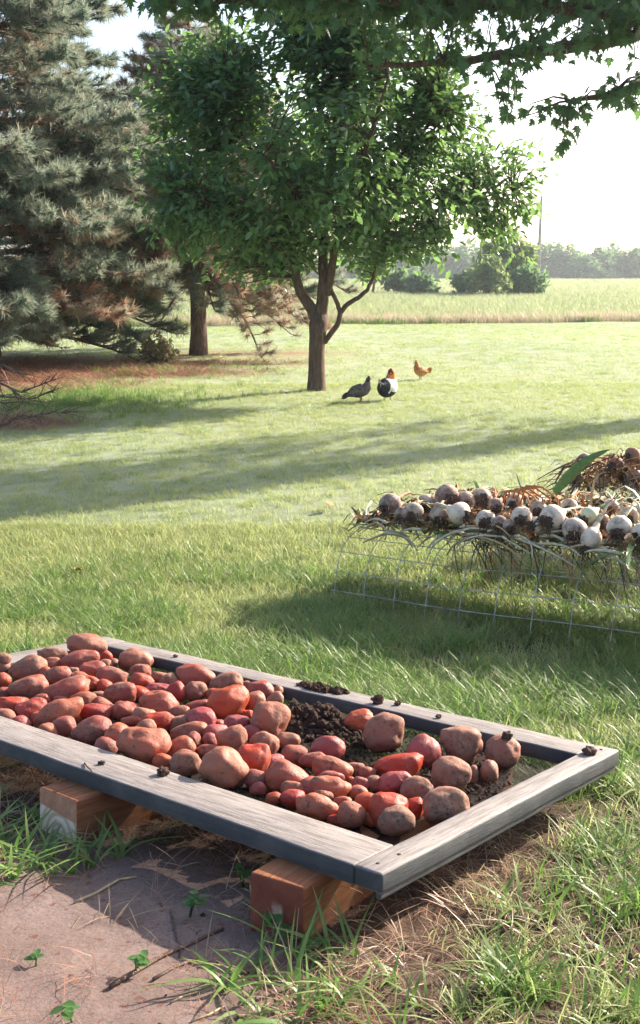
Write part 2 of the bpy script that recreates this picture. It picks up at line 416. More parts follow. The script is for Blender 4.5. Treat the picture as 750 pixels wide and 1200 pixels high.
def mulch_mask(x, y):
    n = fbm(x, y, 1.2, 3, 3) - .5
    m = np.maximum(blob(x, y, 40, 436, 3.4, 1.1, .3), blob(x, y, 190, 424, 2.2, .55, .4) * .8)
    m = np.maximum(m, blob(x, y, -160, 440, 4.0, 3.0, .3))
    m = np.maximum(m, blob(x, y, -10, 497, .9, .42, .4)); m = np.maximum(m, .7 * blob(x, y, 290, 413, 1.6, .6, .5))
    return np.clip(m + n * 1.1 * (m > .02), 0, 1) * (m > .02)
def field_edge(x): return 31.5 + .16 * x + np.sin(x * .35) * .25
def lumps(x, y):
    near = np.clip(1 - (y - 4) / 4, 0, 1); s = soil_mask(x, y) * near * (1 - packed_mask(x, y) * .8)
    r = (fbm(x, y, 9, 3, 1) - .5) * .022 * near + (fbm(x, y, 26, 2, 2) - .5) * .014 * s
    return r + (fbm(x, y, .22, 2, 4) - .5) * .16 * sstep(y, 8, 20)
def Gh(x, y):
    x = np.asarray(x, float); y = np.asarray(y, float)
    return Gz(x, y) + lumps(x, y)
def Ghs(x, y): return float(Gh(np.array([x]), np.array([y]))[0])
def axis_grid(core_lo, core_hi, step, lo, hi, ratio=1.12):
    c = list(np.arange(core_lo, core_hi, step)); a, s = core_hi, step
    up = []
    while a < hi: up.append(a); s *= ratio; a += s
    up.append(hi); a, s = core_lo - step, step; dn = []
    while a > lo: dn.append(a); s *= ratio; a -= s
    dn.append(lo)
    return np.array(dn[::-1] + c + up)
def ground():
    xs = axis_grid(-1.9, 2.3, .03, -1100, 1100); ys = axis_grid(.9, 4.6, .03, -60, 1300, 1.08)
    X, Y = np.meshgrid(xs, ys); x, y = X.ravel(), Y.ravel()
    V = np.stack([x, y, Gh(x, y)], 1)
    nx, ny = len(xs), len(ys); i = np.arange(nx * ny).reshape(ny, nx)
    Q = np.stack([i[:-1, :-1], i[:-1, 1:], i[1:, 1:], i[1:, :-1]], -1).reshape(-1, 4)
    o = np_mesh('ground', V, Q, M['ground'])
    for k, v in dict(soil=soil_mask(x, y), packed=packed_mask(x, y), mulch=mulch_mask(x, y),
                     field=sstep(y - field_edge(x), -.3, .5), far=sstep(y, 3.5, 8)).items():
        a = o.data.attributes.new(k, 'FLOAT', 'POINT'); a.data.foreach_set('value', v.astype(np.float32))
    tag(o, kind='structure')
ground()

# ------------------------------------------------------------------ the potato tray
D1 = (ray(-1111.6, 473.4)).normalized(); D2 = ray(1434.6, 506).normalized()
TN = D1.cross(D2).normalized(); TN = TN if TN.z > 0 else -TN
TY = D1; TX = TY.cross(TN).normalized()                       # x across (away), y along (left), z up
TO = Vector((0, 0, CAMZ)) + ray(447, 1025) * 1.75
TM = Matrix(((TX.x, TY.x, TN.x), (TX.y, TY.y, TN.y), (TX.z, TY.z, TN.z))).to_4x4(); TM.translation = TO
TMI = TM.inverted()
def tl(px, py, w=0.0):
    """picture position -> tray coordinates on the plane w above its top face"""
    return TMI @ hitplane(px, py, TO + TN * w, TN)
TW, TL, TH = 0.904, 1.854, 0.036
SCREEN_W = -0.032
RAIL_F, RAIL_B, STILE_R, STILE_L = .115, .092, .058, .11
def tray():
    t = empty('drying_tray'); t.matrix_world = TM
    tag(t, 'weathered grey wooden screen frame full of red potatoes, resting on two timbers', 'tray')
    ml, mc = M['weathered_wood_long'], M['weathered_wood_cross']
    a, b = STILE_R, TL - STILE_L
    bm_obj('rail', board((0, a + .001, -TH), (RAIL_F, b, 0), .004, 16, 1, .0014, 1), ml, t, True)['label'] = 'front rail in shade, scuffed grey with dark edge'
    bm_obj('rail', board((TW - RAIL_B, a + .001, -TH), (TW, b, -.001), .004, 16, 1, .0025, 2), ml, t, True)['label'] = 'back rail with crumbs of soil on it'
    bm_obj('stile', board((0, 0, -TH), (TW, a, .0005), .006, 12, 0, .0014, 3), mc, t, True)['label'] = 'right end board with chipped corner'
    bm_obj('stile', board((0, b + .001, -TH), (TW, TL, .0005), .004, 12, 0, .0014, 4), mc, t, True)['label'] = 'left end board'
    bm_obj('moulding', board((.004, .003, -TH - .010), (TW - .01, .014, -TH + .001), .002, 8, 0, .001, 5), mc, t, True)
    for q, s_ in ((RAIL_F - .012, 'x'), (TW - RAIL_B + .002, 'x')):
        bm_obj('screen_batten', board((q, a, -TH + .0005), (q + .010, b, SCREEN_W - .001), .001, 6, 1, .0005, 6), ml, t, True)
    sag = 10; V = []; Fq = []
    for i in range(sag + 1):
        for j in range(2 * sag + 1):
            u, v = i / sag, j / (2 * sag)
            V.append((RAIL_F - .02 + u * (TW - RAIL_F - RAIL_B + .04), a - .02 + v * (b - a + .04), SCREEN_W - .004))
    n = 2 * sag + 1
    for i in range(sag):
        for j in range(2 * sag): Fq.append((i * n + j, i * n + j + 1, (i + 1) * n + j + 1, (i + 1) * n + j))
    np_mesh('wire_screen', V, Fq, M['screen'], t)
    # nail heads at the corner joints
    nb = [(.03, .03), (.085, .026), (TW - .03, .03), (TW - .06, .035), (.035, TL - .04)]
    for x_, y_ in nb:
        b_ = MB(); b_.tube([(x_, y_, -.002), (x_, y_, .0016)], .0035, 8); b_.build('nail', M['clod'], t)
tray()

def beam(label, p_front_left, p_front_right, length, red, h=.105):
    """a squared cedar timber lying under the frame; its local x runs away from the viewer"""
    w0 = -TH - .0005
    a = TMI @ hitplane(*p_front_left, TO + TN * w0, TN); b = TMI @ hitplane(*p_front_right, TO + TN * w0, TN)
    mid = (a + b) / 2; wd = (a - b).length
    ex = Vector((1, 0.0, 0)); 
    if red: ex = Vector((1, .13, 0)).normalized()
    ey = Vector((-ex.y, ex.x, 0)); ez = Vector((0, 0, 1))
    Lm = Matrix(((ex.x, ey.x, 0), (ex.y, ey.y, 0), (0, 0, 1))).to_4x4()
    Lm.translation = Vector((mid.x, mid.y, w0 - h))
    bm = board((0, -wd / 2, 0), (length, wd / 2, h), .005, 10, 0, .0018, 11 if red else 12)
    for f in bm.faces: f.material_index = 1 if f.normal.x < -.8 else 0
    o = bm_obj('timber_block', bm, [M['cedar'], M['end_red'] if red else M['end_pale']], None, True)
    o.matrix_world = TM @ Lm
    tag(o, label, 'timber', 'cedar timbers under the tray'); return o
beam('pale cut end of a cedar timber sticking out under the left part of the tray', (46, 922), (89, 939), .86, False)
beam('reddish orange cedar timber under the near right corner of the tray', (297, 1020), (352, 1043), .90, True, .112)

# ------------------------------------------------------------------ potatoes
P_, R_, D_, M_ = 'P', 'R', 'D', 'M'
POT = [  # picture x, y, width, height, tilt, skin class (P dusty pink, R bright red, D dirt covered, M magenta)
(101,756,46,26,-10,D_),(63,768,38,18,-5,D_),(32,783,44,27,18,D_),(3,772,20,14,0,D_),(4,782,18,17,0,D_),(60,778,26,16,0,P_),
(94,774,46,24,14,P_),(108,786,30,24,0,P_),(86,788,14,13,0,D_),(122,781,20,17,0,D_),(133,778,14,11,0,D_),(69,793,36,23,5,P_),
(54,790,18,17,0,P_),(4,797,18,17,0,R_),(33,806,46,28,4,P_),(6,812,20,13,0,P_),(77,809,58,28,18,P_),(131,794,38,24,-4,P_),
(122,805,19,17,8,R_),(142,813,38,25,5,P_),(16,828,44,24,0,R_),(37,832,36,27,20,R_),(43,842,15,16,0,P_),(68,837,58,31,30,P_),
(75,851,30,24,10,P_),(71,820,18,9,0,P_),(97,822,32,21,0,P_),(120,826,24,15,-20,P_),(113,835,42,20,-4,R_),(134,834,18,18,0,P_),
(91,841,12,11,0,R_),(114,815,20,10,0,D_),(108,858,50,33,8,P_),(139,864,34,33,10,P_),(168,873,62,43,-12,P_),(149,833,32,24,-5,P_),
(187,826,46,30,-10,P_),(155,845,28,12,0,P_),(186,846,36,24,4,R_),(158,773,38,27,0,P_),(164,787,26,18,0,P_),(166,800,28,20,0,R_),
(187,794,20,15,0,D_),(186,808,36,14,0,M_),(228,793,46,28,-6,P_),(208,812,22,26,30,R_),(229,810,28,24,0,D_),(231,829,34,17,15,P_),
(249,815,18,17,0,R_),(236,844,37,29,-20,M_),(212,848,30,19,0,D_),(222,857,42,21,12,P_),(265,800,39,22,12,D_),(269,823,48,39,28,R_),
(306,810,34,24,-5,P_),(289,803,16,10,0,P_),(299,823,25,25,0,P_),(315,843,43,43,-25,P_),(289,837,14,11,0,R_),(278,850,35,23,0,M_),
(257,850,16,14,0,M_),(326,810,12,13,0,D_),(272,868,37,34,10,P_),(309,872,33,28,-30,P_),(298,890,37,38,0,R_),(246,868,19,17,0,M_),
(226,869,19,21,-40,P_),(211,877,35,26,15,P_),(217,896,38,29,0,P_),(247,881,36,16,-5,P_),(263,902,58,46,-22,P_),(325,888,14,7,5,R_),
(336,911,54,35,-15,P_),(345,884,29,25,0,P_),(385,878,42,28,0,M_),(367,892,34,20,0,P_),(388,902,50,27,-14,P_),(388,911,30,15,0,P_),
(388,924,44,28,0,P_),(411,914,12,8,0,R_),(423,919,24,16,-10,M_),(419,929,25,16,0,P_),(345,925,32,18,-8,P_),(321,936,22,15,5,R_),
(343,936,31,22,0,R_),(371,946,48,30,-10,P_),(379,933,25,14,0,P_),(395,961,24,13,-8,R_),(412,955,35,30,0,P_),(401,940,22,14,0,P_),
(430,940,31,23,0,R_),(422,846,38,28,25,R_),(449,859,51,42,25,D_),(496,881,37,35,0,M_),(541,871,50,40,-10,D_),(589,881,43,38,20,D_),
(467,898,56,29,5,R_),(463,917,43,25,8,M_),(530,908,48,39,0,D_),(554,908,14,22,0,D_),(573,905,21,25,0,D_),(488,925,38,25,0,D_),
(522,944,58,44,8,D_),(487,947,20,26,0,R_),(457,949,44,40,0,R_),(465,962,43,35,0,D_),
]
_rf = random.Random(12)
_N0 = len(POT)
for _ in range(26):                                          # smaller ones down in the gaps of the heap
    best = None
    for _k in range(160):
        _x = _rf.uniform(2, 440); _lo = lin(_x, [0, 120, 180, 330, 345, 440], [790, 768, 790, 815, 880, 905]); _hi = lin(_x, [0, 120, 260, 440], [842, 876, 915, 962])
        _y = _rf.uniform(_lo, _hi)
        _d = min(math.hypot((_x - q[0]) / (q[2] * .5 + 3), (_y - q[1]) / (q[3] * .5 + 3)) for q in POT)
        if best is None or _d > best[0]: best = (_d, _x, _y)
    _w = _rf.uniform(20, 30); POT.append((best[1], best[2], _w, _w * _rf.uniform(.65, .85), _rf.uniform(-30, 30), _rf.choice([P_, P_, R_, D_, M_])))
NICK = {  # short names for the potatoes that stand out
0:'the big dark potato in the far left corner', 2:'the dusty oval potato by the left end board', 14:'the wide pink potato near the left end board',
16:'the long brown potato in the left heap', 20:'the red potato cut by the left picture edge', 23:'the long tan potato rising to the right',
32:'the scabby tan potato at the front rail', 34:'the broad speckled potato at the front rail', 36:'the oval potato in the middle of the left heap',
39:'the knobbly potato at the back rail', 44:'the broad pink potato at the back rail', 53:'the big tilted orange potato on the heap',
57:'the big round dusty potato beside the loose soil', 62:'the smooth round potato left of the shiny red one', 64:'the round shiny red potato below the heap',
70:'the pockmarked egg shaped potato at the front rail', 72:'the broad two toned potato by the shiny red one', 74:'the purple potato beside the soil heap',
76:'the dark knobbly potato in the middle', 85:'the rough bumpy potato at the front rail', 88:'the orange round potato by the front rail',
91:'the bright red potato behind the dusty one', 92:'the large magenta potato at the back rail', 94:'the roughly crusted potato under the back rail', 95:'the pinkish potato in the far right corner with soil on top',
96:'the wet looking red block shaped potato', 98:'the mud crusted round potato', 102:'the large dusty potato beside the right end board', 104:'the orange potato behind the dusty round one', 105:'the dusty round potato nearest the front right corner'}
SKIN = {P_: [(.31,.064,.042),(.36,.085,.045),(.27,.055,.043),(.33,.10,.058)], R_: [(.38,.036,.016),(.34,.026,.02),(.41,.06,.02)],
        D_: [(.27,.098,.062),(.31,.125,.08)], M_: [(.28,.05,.055),(.31,.06,.058)]}
def potato_mesh(seed, a, b, c, sub=3):
    bm = bmesh.new(); bmesh.ops.create_icosphere(bm, subdivisions=sub, radius=1)
    r = random.Random(seed); off = Vector((r.uniform(-50, 50), r.uniform(-50, 50), r.uniform(-50, 50)))
    eyes = []
    for _ in range(r.randint(5, 9)):
        d = Vector((r.gauss(0, 1), r.gauss(0, 1), r.gauss(0, 1))).normalized(); eyes.append((d, r.uniform(.03, .075), r.uniform(.12, .2)))
    bend = r.uniform(-.2, .2); egg = r.uniform(-.22, .22); pw = r.uniform(.82, .96); tint = []
    for v in bm.verts:
        d = v.co.normalized()
        q = 1 + .19 * mn.noise(d * 1.15 + off) + .085 * mn.noise(d * 2.6 + off) + .022 * mn.noise(d * 7 + off)
        pit = 0
        for e, dep, wd in eyes:
            g = math.exp(-((d - e).length / wd) ** 2); q -= dep * g
            g2 = math.exp(-((d - e).length / (wd * .35)) ** 2); pit = max(pit, g2)
        p = Vector([math.copysign(abs(k) ** pw, k) for k in d]) * q
        p.y *= 1 + egg * p.x; p.z *= 1 + egg * p.x; p.y += bend * (p.x * p.x - .4)
        v.co = Vector((p.x * a, p.y * b, p.z * c)); tint.append(pit)
    me = bpy.data.meshes.new('potato'); bm.to_mesh(me); bm.free()
    at_ = me.attributes.new('tint', 'FLOAT', 'POINT'); at_.data.foreach_set('value', tint)
    me.materials.append(M['potato']); me.polygons.foreach_set('use_smooth', [True] * len(me.polygons)); return me
def potatoes():
    R3 = Vector((1, 0, 0)); info = []
    floor_w = SCREEN_W - .003
    for i, (px, py, w, h, ti, cl) in enumerate(POT):
        k = random.Random(i * 31 + 5)
        p = hitplane(px, py, TO + TN * (floor_w + .03), TN)
        for _ in range(3):
            dp = depth(p); a, b = w / 2 * dp / F, h / 2 * dp / F
            p = hitplane(px, py, TO + TN * (floor_w + min(a, b) * .93), TN)
        info.append([p, a, b, px, py, ti, cl])
    eye = Vector((0, 0, CAMZ))
    base = [(q[0] - eye).length for q in info]; t = list(base)
    dirs = [(q[0] - eye).normalized() for q in info]
    for it in range(60):                                    # let stacked ones climb towards the front of the heap
        for i in range(len(info)):
            for j in range(i + 1, len(info)):
                ri, rj = info[i], info[j]
                if abs(ri[3] - rj[3]) > 70 or abs(ri[4] - rj[4]) > 60: continue
                pi, pj = eye + dirs[i] * t[i], eye + dirs[j] * t[j]
                sep = (pi - pj).length; need = .72 * (math.sqrt(ri[1] * ri[2]) + math.sqrt(rj[1] * rj[2]))
                if sep < need:
                    front, back = ((i, j) if i < _N0 else (j, i)) if (i < _N0) != (j < _N0) else (i, j) if ri[4] + ri[2] * F / 4 > rj[4] + rj[2] * F / 4 else (j, i)
                    mv = (need - sep) * .12
                    t[front] = max(base[front] - .13, t[front] - mv); t[back] = min(base[back], t[back] + mv * .5)
    for i, (p, a, b, px, py, ti, cl) in enumerate(info):
        lim = (min(a, b) * .85, RAIL_F, TW - RAIL_B, STILE_R, TL - STILE_L)
        for _ in range(40):                                  # those seen over the back and left boards lie higher in the heap
            q = TMI @ (eye + dirs[i] * t[i])
            if q.x > lim[2] - lim[0] or q.y > lim[4] - lim[0]: t[i] -= .008
            else: break
        p = eye + dirs[i] * t[i]; sc = t[i] / base[i]; a *= sc; b *= sc
        q = TMI @ p; q.x = max(q.x, lim[1] + lim[0]); q.y = max(q.y, lim[3] + lim[0]); p = TM @ q
        f = dirs[i]; U = R3.cross(f).normalized(); U = U if U.z > 0 else -U
        X = R3 * math.cos(math.radians(ti)) + U * math.sin(math.radians(ti)); X = (X - f * X.dot(f)).normalized()
        Z = -f; Y = Z.cross(X)
        k = random.Random(i * 17 + 3)
        me = potato_mesh(i + 100, a * 1.0, b * 1.02, min(a, b) * k.uniform(1.0, 1.15), 4 if a > .032 else 3)
        o = link(bpy.data.objects.new('potato', me))
        Rm = Matrix(((X.x, Y.x, Z.x), (X.y, Y.y, Z.y), (X.z, Y.z, Z.z))).to_4x4(); Rm.translation = p
        o.matrix_world = Rm
        c = k.choice(SKIN[cl]); jit = k.uniform(.9, 1.1)
        dirt = {P_: k.uniform(.24, .54), R_: k.uniform(.02, .2), D_: k.uniform(.40, .68), M_: k.uniform(.05, .25)}[cl]
        if i in (105, 98, 101, 102, 94): dirt = .72
        if i in (34, 70, 32, 57): dirt = .42
        if i in (53,): dirt = .12
        o.color = (min(1, c[0] * jit), c[1] * jit, c[2] * jit, dirt)
        info[i].append(o)
    used = set()
    kinds = {P_: ['dusty pink', 'pale pink', 'pinkish tan'], R_: ['bright red', 'clean red', 'orange red'], D_: ['dirt covered', 'dark brown', 'soil crusted'], M_: ['purplish red', 'dark magenta', 'deep red']}
    for i, q in enumerate(info):
        o = q[7]; o['category'] = 'potato'; o['group'] = 'red potatoes drying in the wooden tray'
        if i in NICK: o['label'] = NICK[i].replace('the ', '', 1); used.add(o['label']); continue
        size = 'tiny' if q[1] < .020 else 'small' if q[1] < .029 else 'medium' if q[1] < .042 else 'large'
        anchors = sorted(NICK, key=lambda n: (info[n][3] - q[3]) ** 2 + ((info[n][4] - q[4]) * 1.4) ** 2)
        done = False
        for n in anchors[:5]:
            dx, dy = q[3] - info[n][3], q[4] - info[n][4]
            ang = math.degrees(math.atan2(-dy * 1.3, dx)) % 360
            rel = ['right of', 'behind and right of', 'behind', 'behind and left of', 'left of', 'in front and left of', 'in front of', 'in front and right of'][int(((ang + 22.5) % 360) // 45)]
            lb = f'{size} {kinds[q[6]][0]} potato {rel} {NICK[n]}'
            if lb not in used and len(lb.split()) <= 16: done = True; break
        o['label'] = lb; used.add(lb)
    return info
POTS = potatoes()

# ------------------------------------------------------------------ scattering by instances (stuff)
LIB = {}
def lib(key, objs):
    c = bpy.data.collections.new(key + '_kinds')
    for o in objs: c.objects.link(o)
    LIB[key] = c
def scatter(name, pts, rot, scl, idx, key, parent=None):
    n = len(pts); me = bpy.data.meshes.new(name); me.vertices.add(n)
    me.vertices.foreach_set('co', np.asarray(pts, np.float32).ravel())
    a = me.attributes.new('rot', 'FLOAT_VECTOR', 'POINT'); a.data.foreach_set('vector', np.asarray(rot, np.float32).ravel())
    a = me.attributes.new('scl', 'FLOAT', 'POINT'); a.data.foreach_set('value', np.asarray(scl, np.float32))
    a = me.attributes.new('idx', 'INT', 'POINT'); a.data.foreach_set('value', np.asarray(idx, np.int32))
    o = link(bpy.data.objects.new(name, me), parent)
    ng = bpy.data.node_groups.new(name, 'GeometryNodeTree')
    ng.interface.new_socket('Geometry', in_out='INPUT', socket_type='NodeSocketGeometry')
    ng.interface.new_socket('Geometry', in_out='OUTPUT', socket_type='NodeSocketGeometry')
    N = ng.nodes.new; L = ng.links.new
    gi, go = N('NodeGroupInput'), N('NodeGroupOutput'); ip = N('GeometryNodeInstanceOnPoints'); ci = N('GeometryNodeCollectionInfo')
    ci.inputs['Collection'].default_value = LIB[key]; ci.inputs['Separate Children'].default_value = True; ci.inputs['Reset Children'].default_value = True
    def at_(nm, typ):
        q = N('GeometryNodeInputNamedAttribute'); q.data_type = typ; q.inputs['Name'].default_value = nm; return q.outputs['Attribute']
    L(gi.outputs[0], ip.inputs['Points']); L(ci.outputs[0], ip.inputs['Instance']); ip.inputs['Pick Instance'].default_value = True
    L(at_('idx', 'INT'), ip.inputs['Instance Index']); L(at_('rot', 'FLOAT_VECTOR'), ip.inputs['Rotation']); L(at_('scl', 'FLOAT'), ip.inputs['Scale'])
    L(ip.outputs[0], go.inputs[0])
    md = o.modifiers.new('scatter', 'NODES'); md.node_group = ng
    return tag(o, kind='stuff')
def blade_tuft(name, n, h, w, spread, bend, matk, seed, segs=3, tip=.3, flat=0.0):
    r = np.random.default_rng(seed); V, Q, T = [], [], []
    for _ in range(n):
        a = r.uniform(0, 2 * np.pi); q = spread * math.sqrt(r.uniform()); bx, by = q * math.cos(r.uniform(0, 6.28)), q * math.sin(r.uniform(0, 6.28))
        H = h * r.uniform(.55, 1.15); Wd = w * r.uniform(.6, 1.2); bd = bend * r.uniform(.4, 1.5); tw = r.uniform(-.8, .8)
        dx, dy = math.cos(a), math.sin(a); o = len(V); tt = r.uniform(0, tip)
        lean = r.uniform(0, .35) + flat
        for s in range(segs + 1):
            t = s / segs; out = (lean * t + bd * t * t) * H; up = H * (t - .45 * min(1, bd + flat) * t * t)
            px, py = -dy, dx; c_, s_ = math.cos(tw * t), math.sin(tw * t)
            wx, wy = px * c_ + dx * s_, py * c_ + dy * s_
            ww = Wd * (.55 + .6 * t - 1.12 * t * t) if s < segs else Wd * .03
            V += [(bx + dx * out - wx * ww, by + dy * out - wy * ww, up), (bx + dx * out + wx * ww, by + dy * out + wy * ww, up)]
            T += [tt * t * 1.5 + tt * .3] * 2
        for s in range(segs): Q.append((o + 2 * s, o + 2 * s + 1, o + 2 * s + 3, o + 2 * s + 2))
    return np_mesh(name, V, Q, M[matk], None, T, True, False)

# ------------------------------------------------------------------ grass, weeds, straw
def in_tray(x, y, grow=0.0):
    z = Gz(x, y); R = np.array(TMI)
    lx = R[0, 0] * x + R[0, 1] * y + R[0, 2] * z + R[0, 3]; ly = R[1, 0] * x + R[1, 1] * y + R[1, 2] * z + R[1, 3]
    return (lx > -grow) & (lx < TW + grow) & (ly > -grow) & (ly < TL + grow)
def rand_pts(n, y0, y1, slope=.36, pad=1.0, seed=0):
    r = np.random.default_rng(seed)
    w0, w1 = slope * y0 + pad, slope * y1 + pad
    u = r.uniform(size=n); k = (w1 * w1 - w0 * w0)
    w = np.sqrt(w0 * w0 + u * k); y = (w - pad) / slope
    return r.uniform(-1, 1, n) * w, y, r
def put(name, x, y, r, key, nk, smin, smax, tilt=.12, sink=.004, zadd=0.0):
    n = len(x); z = Gh(x, y) - sink + zadd
    rot = np.stack([r.normal(0, tilt, n), r.normal(0, tilt, n), r.uniform(0, 6.283, n)], 1)
    return scatter(name, np.stack([x, y, z], 1), rot, r.uniform(smin, smax, n), r.integers(0, nk, n), key)
def grasses():
    lib('lawn', [blade_tuft('tuft_%d' % i, 22, .055, .0019, .055, .55, 'lawn_blades', i, 3, .75) for i in range(5)])
    lib('turf', [blade_tuft('turf_%d' % i, 40, .06, .0042, .17, .6, 'lawn_blades', 20 + i, 2, .55) for i in range(4)])
    lib('weed', [blade_tuft('weed_%d' % i, 16 + i % 4, .10, .0032, .045, .75, 'weed_blades', 40 + i, 5, .35) for i in range(6)])
    lib('broad', [blade_tuft('broad_%d' % i, 5 + i % 3, .105, .0074, .022, .95, 'weed_blades', 60 + i, 6, .25, .2) for i in range(6)])
    lib('straw', [blade_tuft('straw_%d' % i, 12, .036, .0015, .05, .9, 'straw', 80 + i, 3, .5, 1.3) for i in range(5)])
    lib('mulch', [blade_tuft('mulch_%d' % i, 14, .12, .006, .16, .9, 'mulch_bits', 90 + i, 2, .5, 1.2) for i in range(4)])
    lib('litter', [blade_tuft('litter_%d' % i, 12, .05, .0016, .06, .9, 'mulch_bits', 95 + i, 2, .3, 1.4) for i in range(3)])
    lib('field', [blade_tuft('field_%d' % i, 26, .34, .010, .40, .5, 'field_blades', 100 + i, 3, .8) for i in range(5)])
    lib('pink', [blade_tuft('pink_%d' % i, 26, .42, .008, .35, .35, 'pink_blades', 120 + i, 3, .9) for i in range(4)])
    # lawn, thick behind the tray and thinner over the bare earth
    x, y, r = rand_pts(23000, 1.2, 6.2, .36, .9, 1)
    d = (1 - soil_mask(x, y) * np.where(x > .2, .78, .985)) * (1 - packed_mask(x, y)) * np.where(in_tray(x, y, .03), .0, 1)
    k = r.uniform(size=len(x)) < d * (.55 + .6 * fbm(x, y, 2.2, 2, 11))
    put('lawn_grass', x[k], y[k], r, 'lawn', 5, .7, 1.35)
    x, y, r = rand_pts(22000, 6.0, 14.5, .36, 1.2, 2)
    k = r.uniform(size=len(x)) < (.45 + .8 * fbm(x, y, .9, 2, 12)) * (1 - mulch_mask(x, y) * .9)
    put('lawn_grass', x[k], y[k], r, 'lawn', 5, .6, 1.1)
    x, y, r = rand_pts(15000, 14, 32, .36, 2, 3)
    k = (r.uniform(size=len(x)) < (.4 + .8 * fbm(x, y, .5, 2, 13)) * (1 - mulch_mask(x, y) * .95)) & (y < field_edge(x))
    put('lawn_grass', x[k], y[k], r, 'turf', 4, .5, .95)
    # longer weedy grass behind the tray, round the rack and in patches over the littered soil
    x, y, r = rand_pts(19000, 1.25, 5.6, .36, .8, 4)
    n = fbm(x, y, 2.6, 3, 21)
    d = sstep(n, .34, .58) * (1 - packed_mask(x, y)) * np.where(in_tray(x, y, .05), .0, 1)
    d = d * np.where(y > 4.4, np.clip(5.6 - y, 0, 1) * .5, 1) * (1 - np.where(x > .2, .80, .95) * soil_mask(x, y))
    k = r.uniform(size=len(x)) < d
    put('weedy_grass', x[k], y[k], r, 'weed', 6, .55, 1.2)
    x, y = RNG.uniform(-1.3, 2.4, 2600), RNG.uniform(2.5, 4.5, 2600)
    k = (RNG.uniform(size=2600) < sstep(fbm(x, y, 2.2, 3, 23), .38, .6) * sstep(y - 2.55 + .5 * (x < -.2), -.2, .4)) & ~in_tray(x, y, .06)
    put('weedy_grass', x[k], y[k], RNG, 'weed', 6, .65, 1.1)
    x, y, r = rand_pts(900, 1.2, 3.4, .36, .8, 5)
    n = fbm(x, y, 2.0, 3, 33)
    d = sstep(n, .46, .64) * (1 - packed_mask(x, y)) * np.where(in_tray(x, y, .05), 0, 1) * .3
    k = r.uniform(size=len(x)) < d
    cl = [(5,945),(12,990),(40,1012),(22,905),(-8,920),(-20,960),(-30,1000),(10,930),(-10,980),(30,985),(50,1000),(20,1030),(-5,1040),(35,1025),(0,1010),(30,960),(60,1018),(95,1008),(120,1000),(150,992),(178,978),(205,966),(225,960),
          (278,1160),(292,1190),(322,1146),(345,1120),(362,1165),(338,1188),(385,1118),(402,1150),(428,1100),(455,1110),(300,1140),(372,1192),(425,1180),
          (480,1150),(520,1185),(470,1070),(520,1080),(505,1030),(560,1035),(600,1000),(640,1010),(590,1070),(640,1080),(700,965),(690,1130),(735,1190),
          (745,1060),(612,960),(650,940),(700,1010),(560,1120),(610,1150),(655,1180),(540,1060),(745,980),(725,905),(742,940)]
    c = np.array([hitg(*q)[:2] for q in cl]); rr = np.random.default_rng(8)
    c = np.repeat(c, 2, 0) + rr.normal(0, .022, (len(c) * 2, 2))
    c = c[~in_tray(c[:, 0], c[:, 1], .035)]
    put('broad_grass', np.r_[x[k], c[:, 0]], np.r_[y[k], c[:, 1]], r, 'broad', 6, .45, .9)
    bx, by = RNG.uniform(.80, 1.02, 420), RNG.uniform(.06, 1.8, 420)          # grass standing under and along the back rail
    w = [TM @ Vector((a_, b_, -.14)) for a_, b_ in zip(bx, by)]; x = np.array([q.x for q in w]); y = np.array([q.y for q in w])
    put('weedy_grass', x, y, RNG, 'weed', 6, .5, .82)
    # straw and plant litter on the soil
    x, y, r = rand_pts(2300, 1.15, 3.3, .36, .7, 6)
    d = soil_mask(x, y) * np.where(x > -.1, 1, .35) * (1 - .82 * packed_mask(x, y)) * (.35 + fbm(x, y, 3, 2, 41))
    d = d * np.where(in_tray(x, y, -.05), .3, 1)
    k = r.uniform(size=len(x)) < d
    put('straw_litter', x[k], y[k], r, 'straw', 5, .5, 1.25, .2, .0, .003)
    x, y, r = rand_pts(2600, 1.15, 2.9, .36, .5, 16)
    k = (x < .25) & (r.uniform(size=len(x)) < .25 + .9 * sstep(fbm(x, y, 5, 2, 71), .45, .7)) & (r.uniform(size=len(x)) < 1 - .62 * packed_mask(x, y))
    put('fine_litter', x[k], y[k], r, 'litter', 3, .25, .7, .15, .0, .002)
    # needle mulch under the conifers
    x, y, r = rand_pts(9000, 8.5, 18.5, .42, 1.5, 7)
    k = (r.uniform(size=len(x)) < mulch_mask(x, y) * 1.1)
    put('needle_mulch', x[k], y[k], r, 'mulch', 4, .5, 1.1, .15, .0, .01)
    # yellowish longer grass at the border of the mulch
    x = np.r_[RNG.normal(0, 1, 420) * .75 + at(85, 470, 12.2).x, RNG.normal(0, .6, 90) + at(190, 418, 17).x]
    y = np.r_[RNG.normal(0, .8, 420) + 12.4, RNG.normal(0, .5, 90) + 16.6]
    put('border_grass', x, y, RNG, 'weed', 6, .9, 1.7, .15)
    # prairie beyond the lawn
    x, y, r = rand_pts(15000, 31, 75, .37, 4, 9); k = y > field_edge(x) + .1
    put('field_grass', x[k], y[k], r, 'field', 5, .5, 1.2, .1)
    x, y, r = rand_pts(7000, 75, 190, .38, 6, 10)
    put('field_grass', x, y, r, 'field', 5, .9, 1.8, .1)
    xs = r.uniform(-22, 22, 2300); ys = field_edge(xs) + np.abs(r.normal(0, 1.2, 2300)) + .05
    k = fbm(xs, ys, .18, 2, 51) > .36
    put('pink_field_grass', xs[k], ys[k], r, 'pink', 4, .45, 1.0, .1)
    xs = r.uniform(-20, 20, 700); ys = field_edge(xs) + r.uniform(-.15, .35, 700); k = fbm(xs, ys * 0, .35, 2, 52) > .47
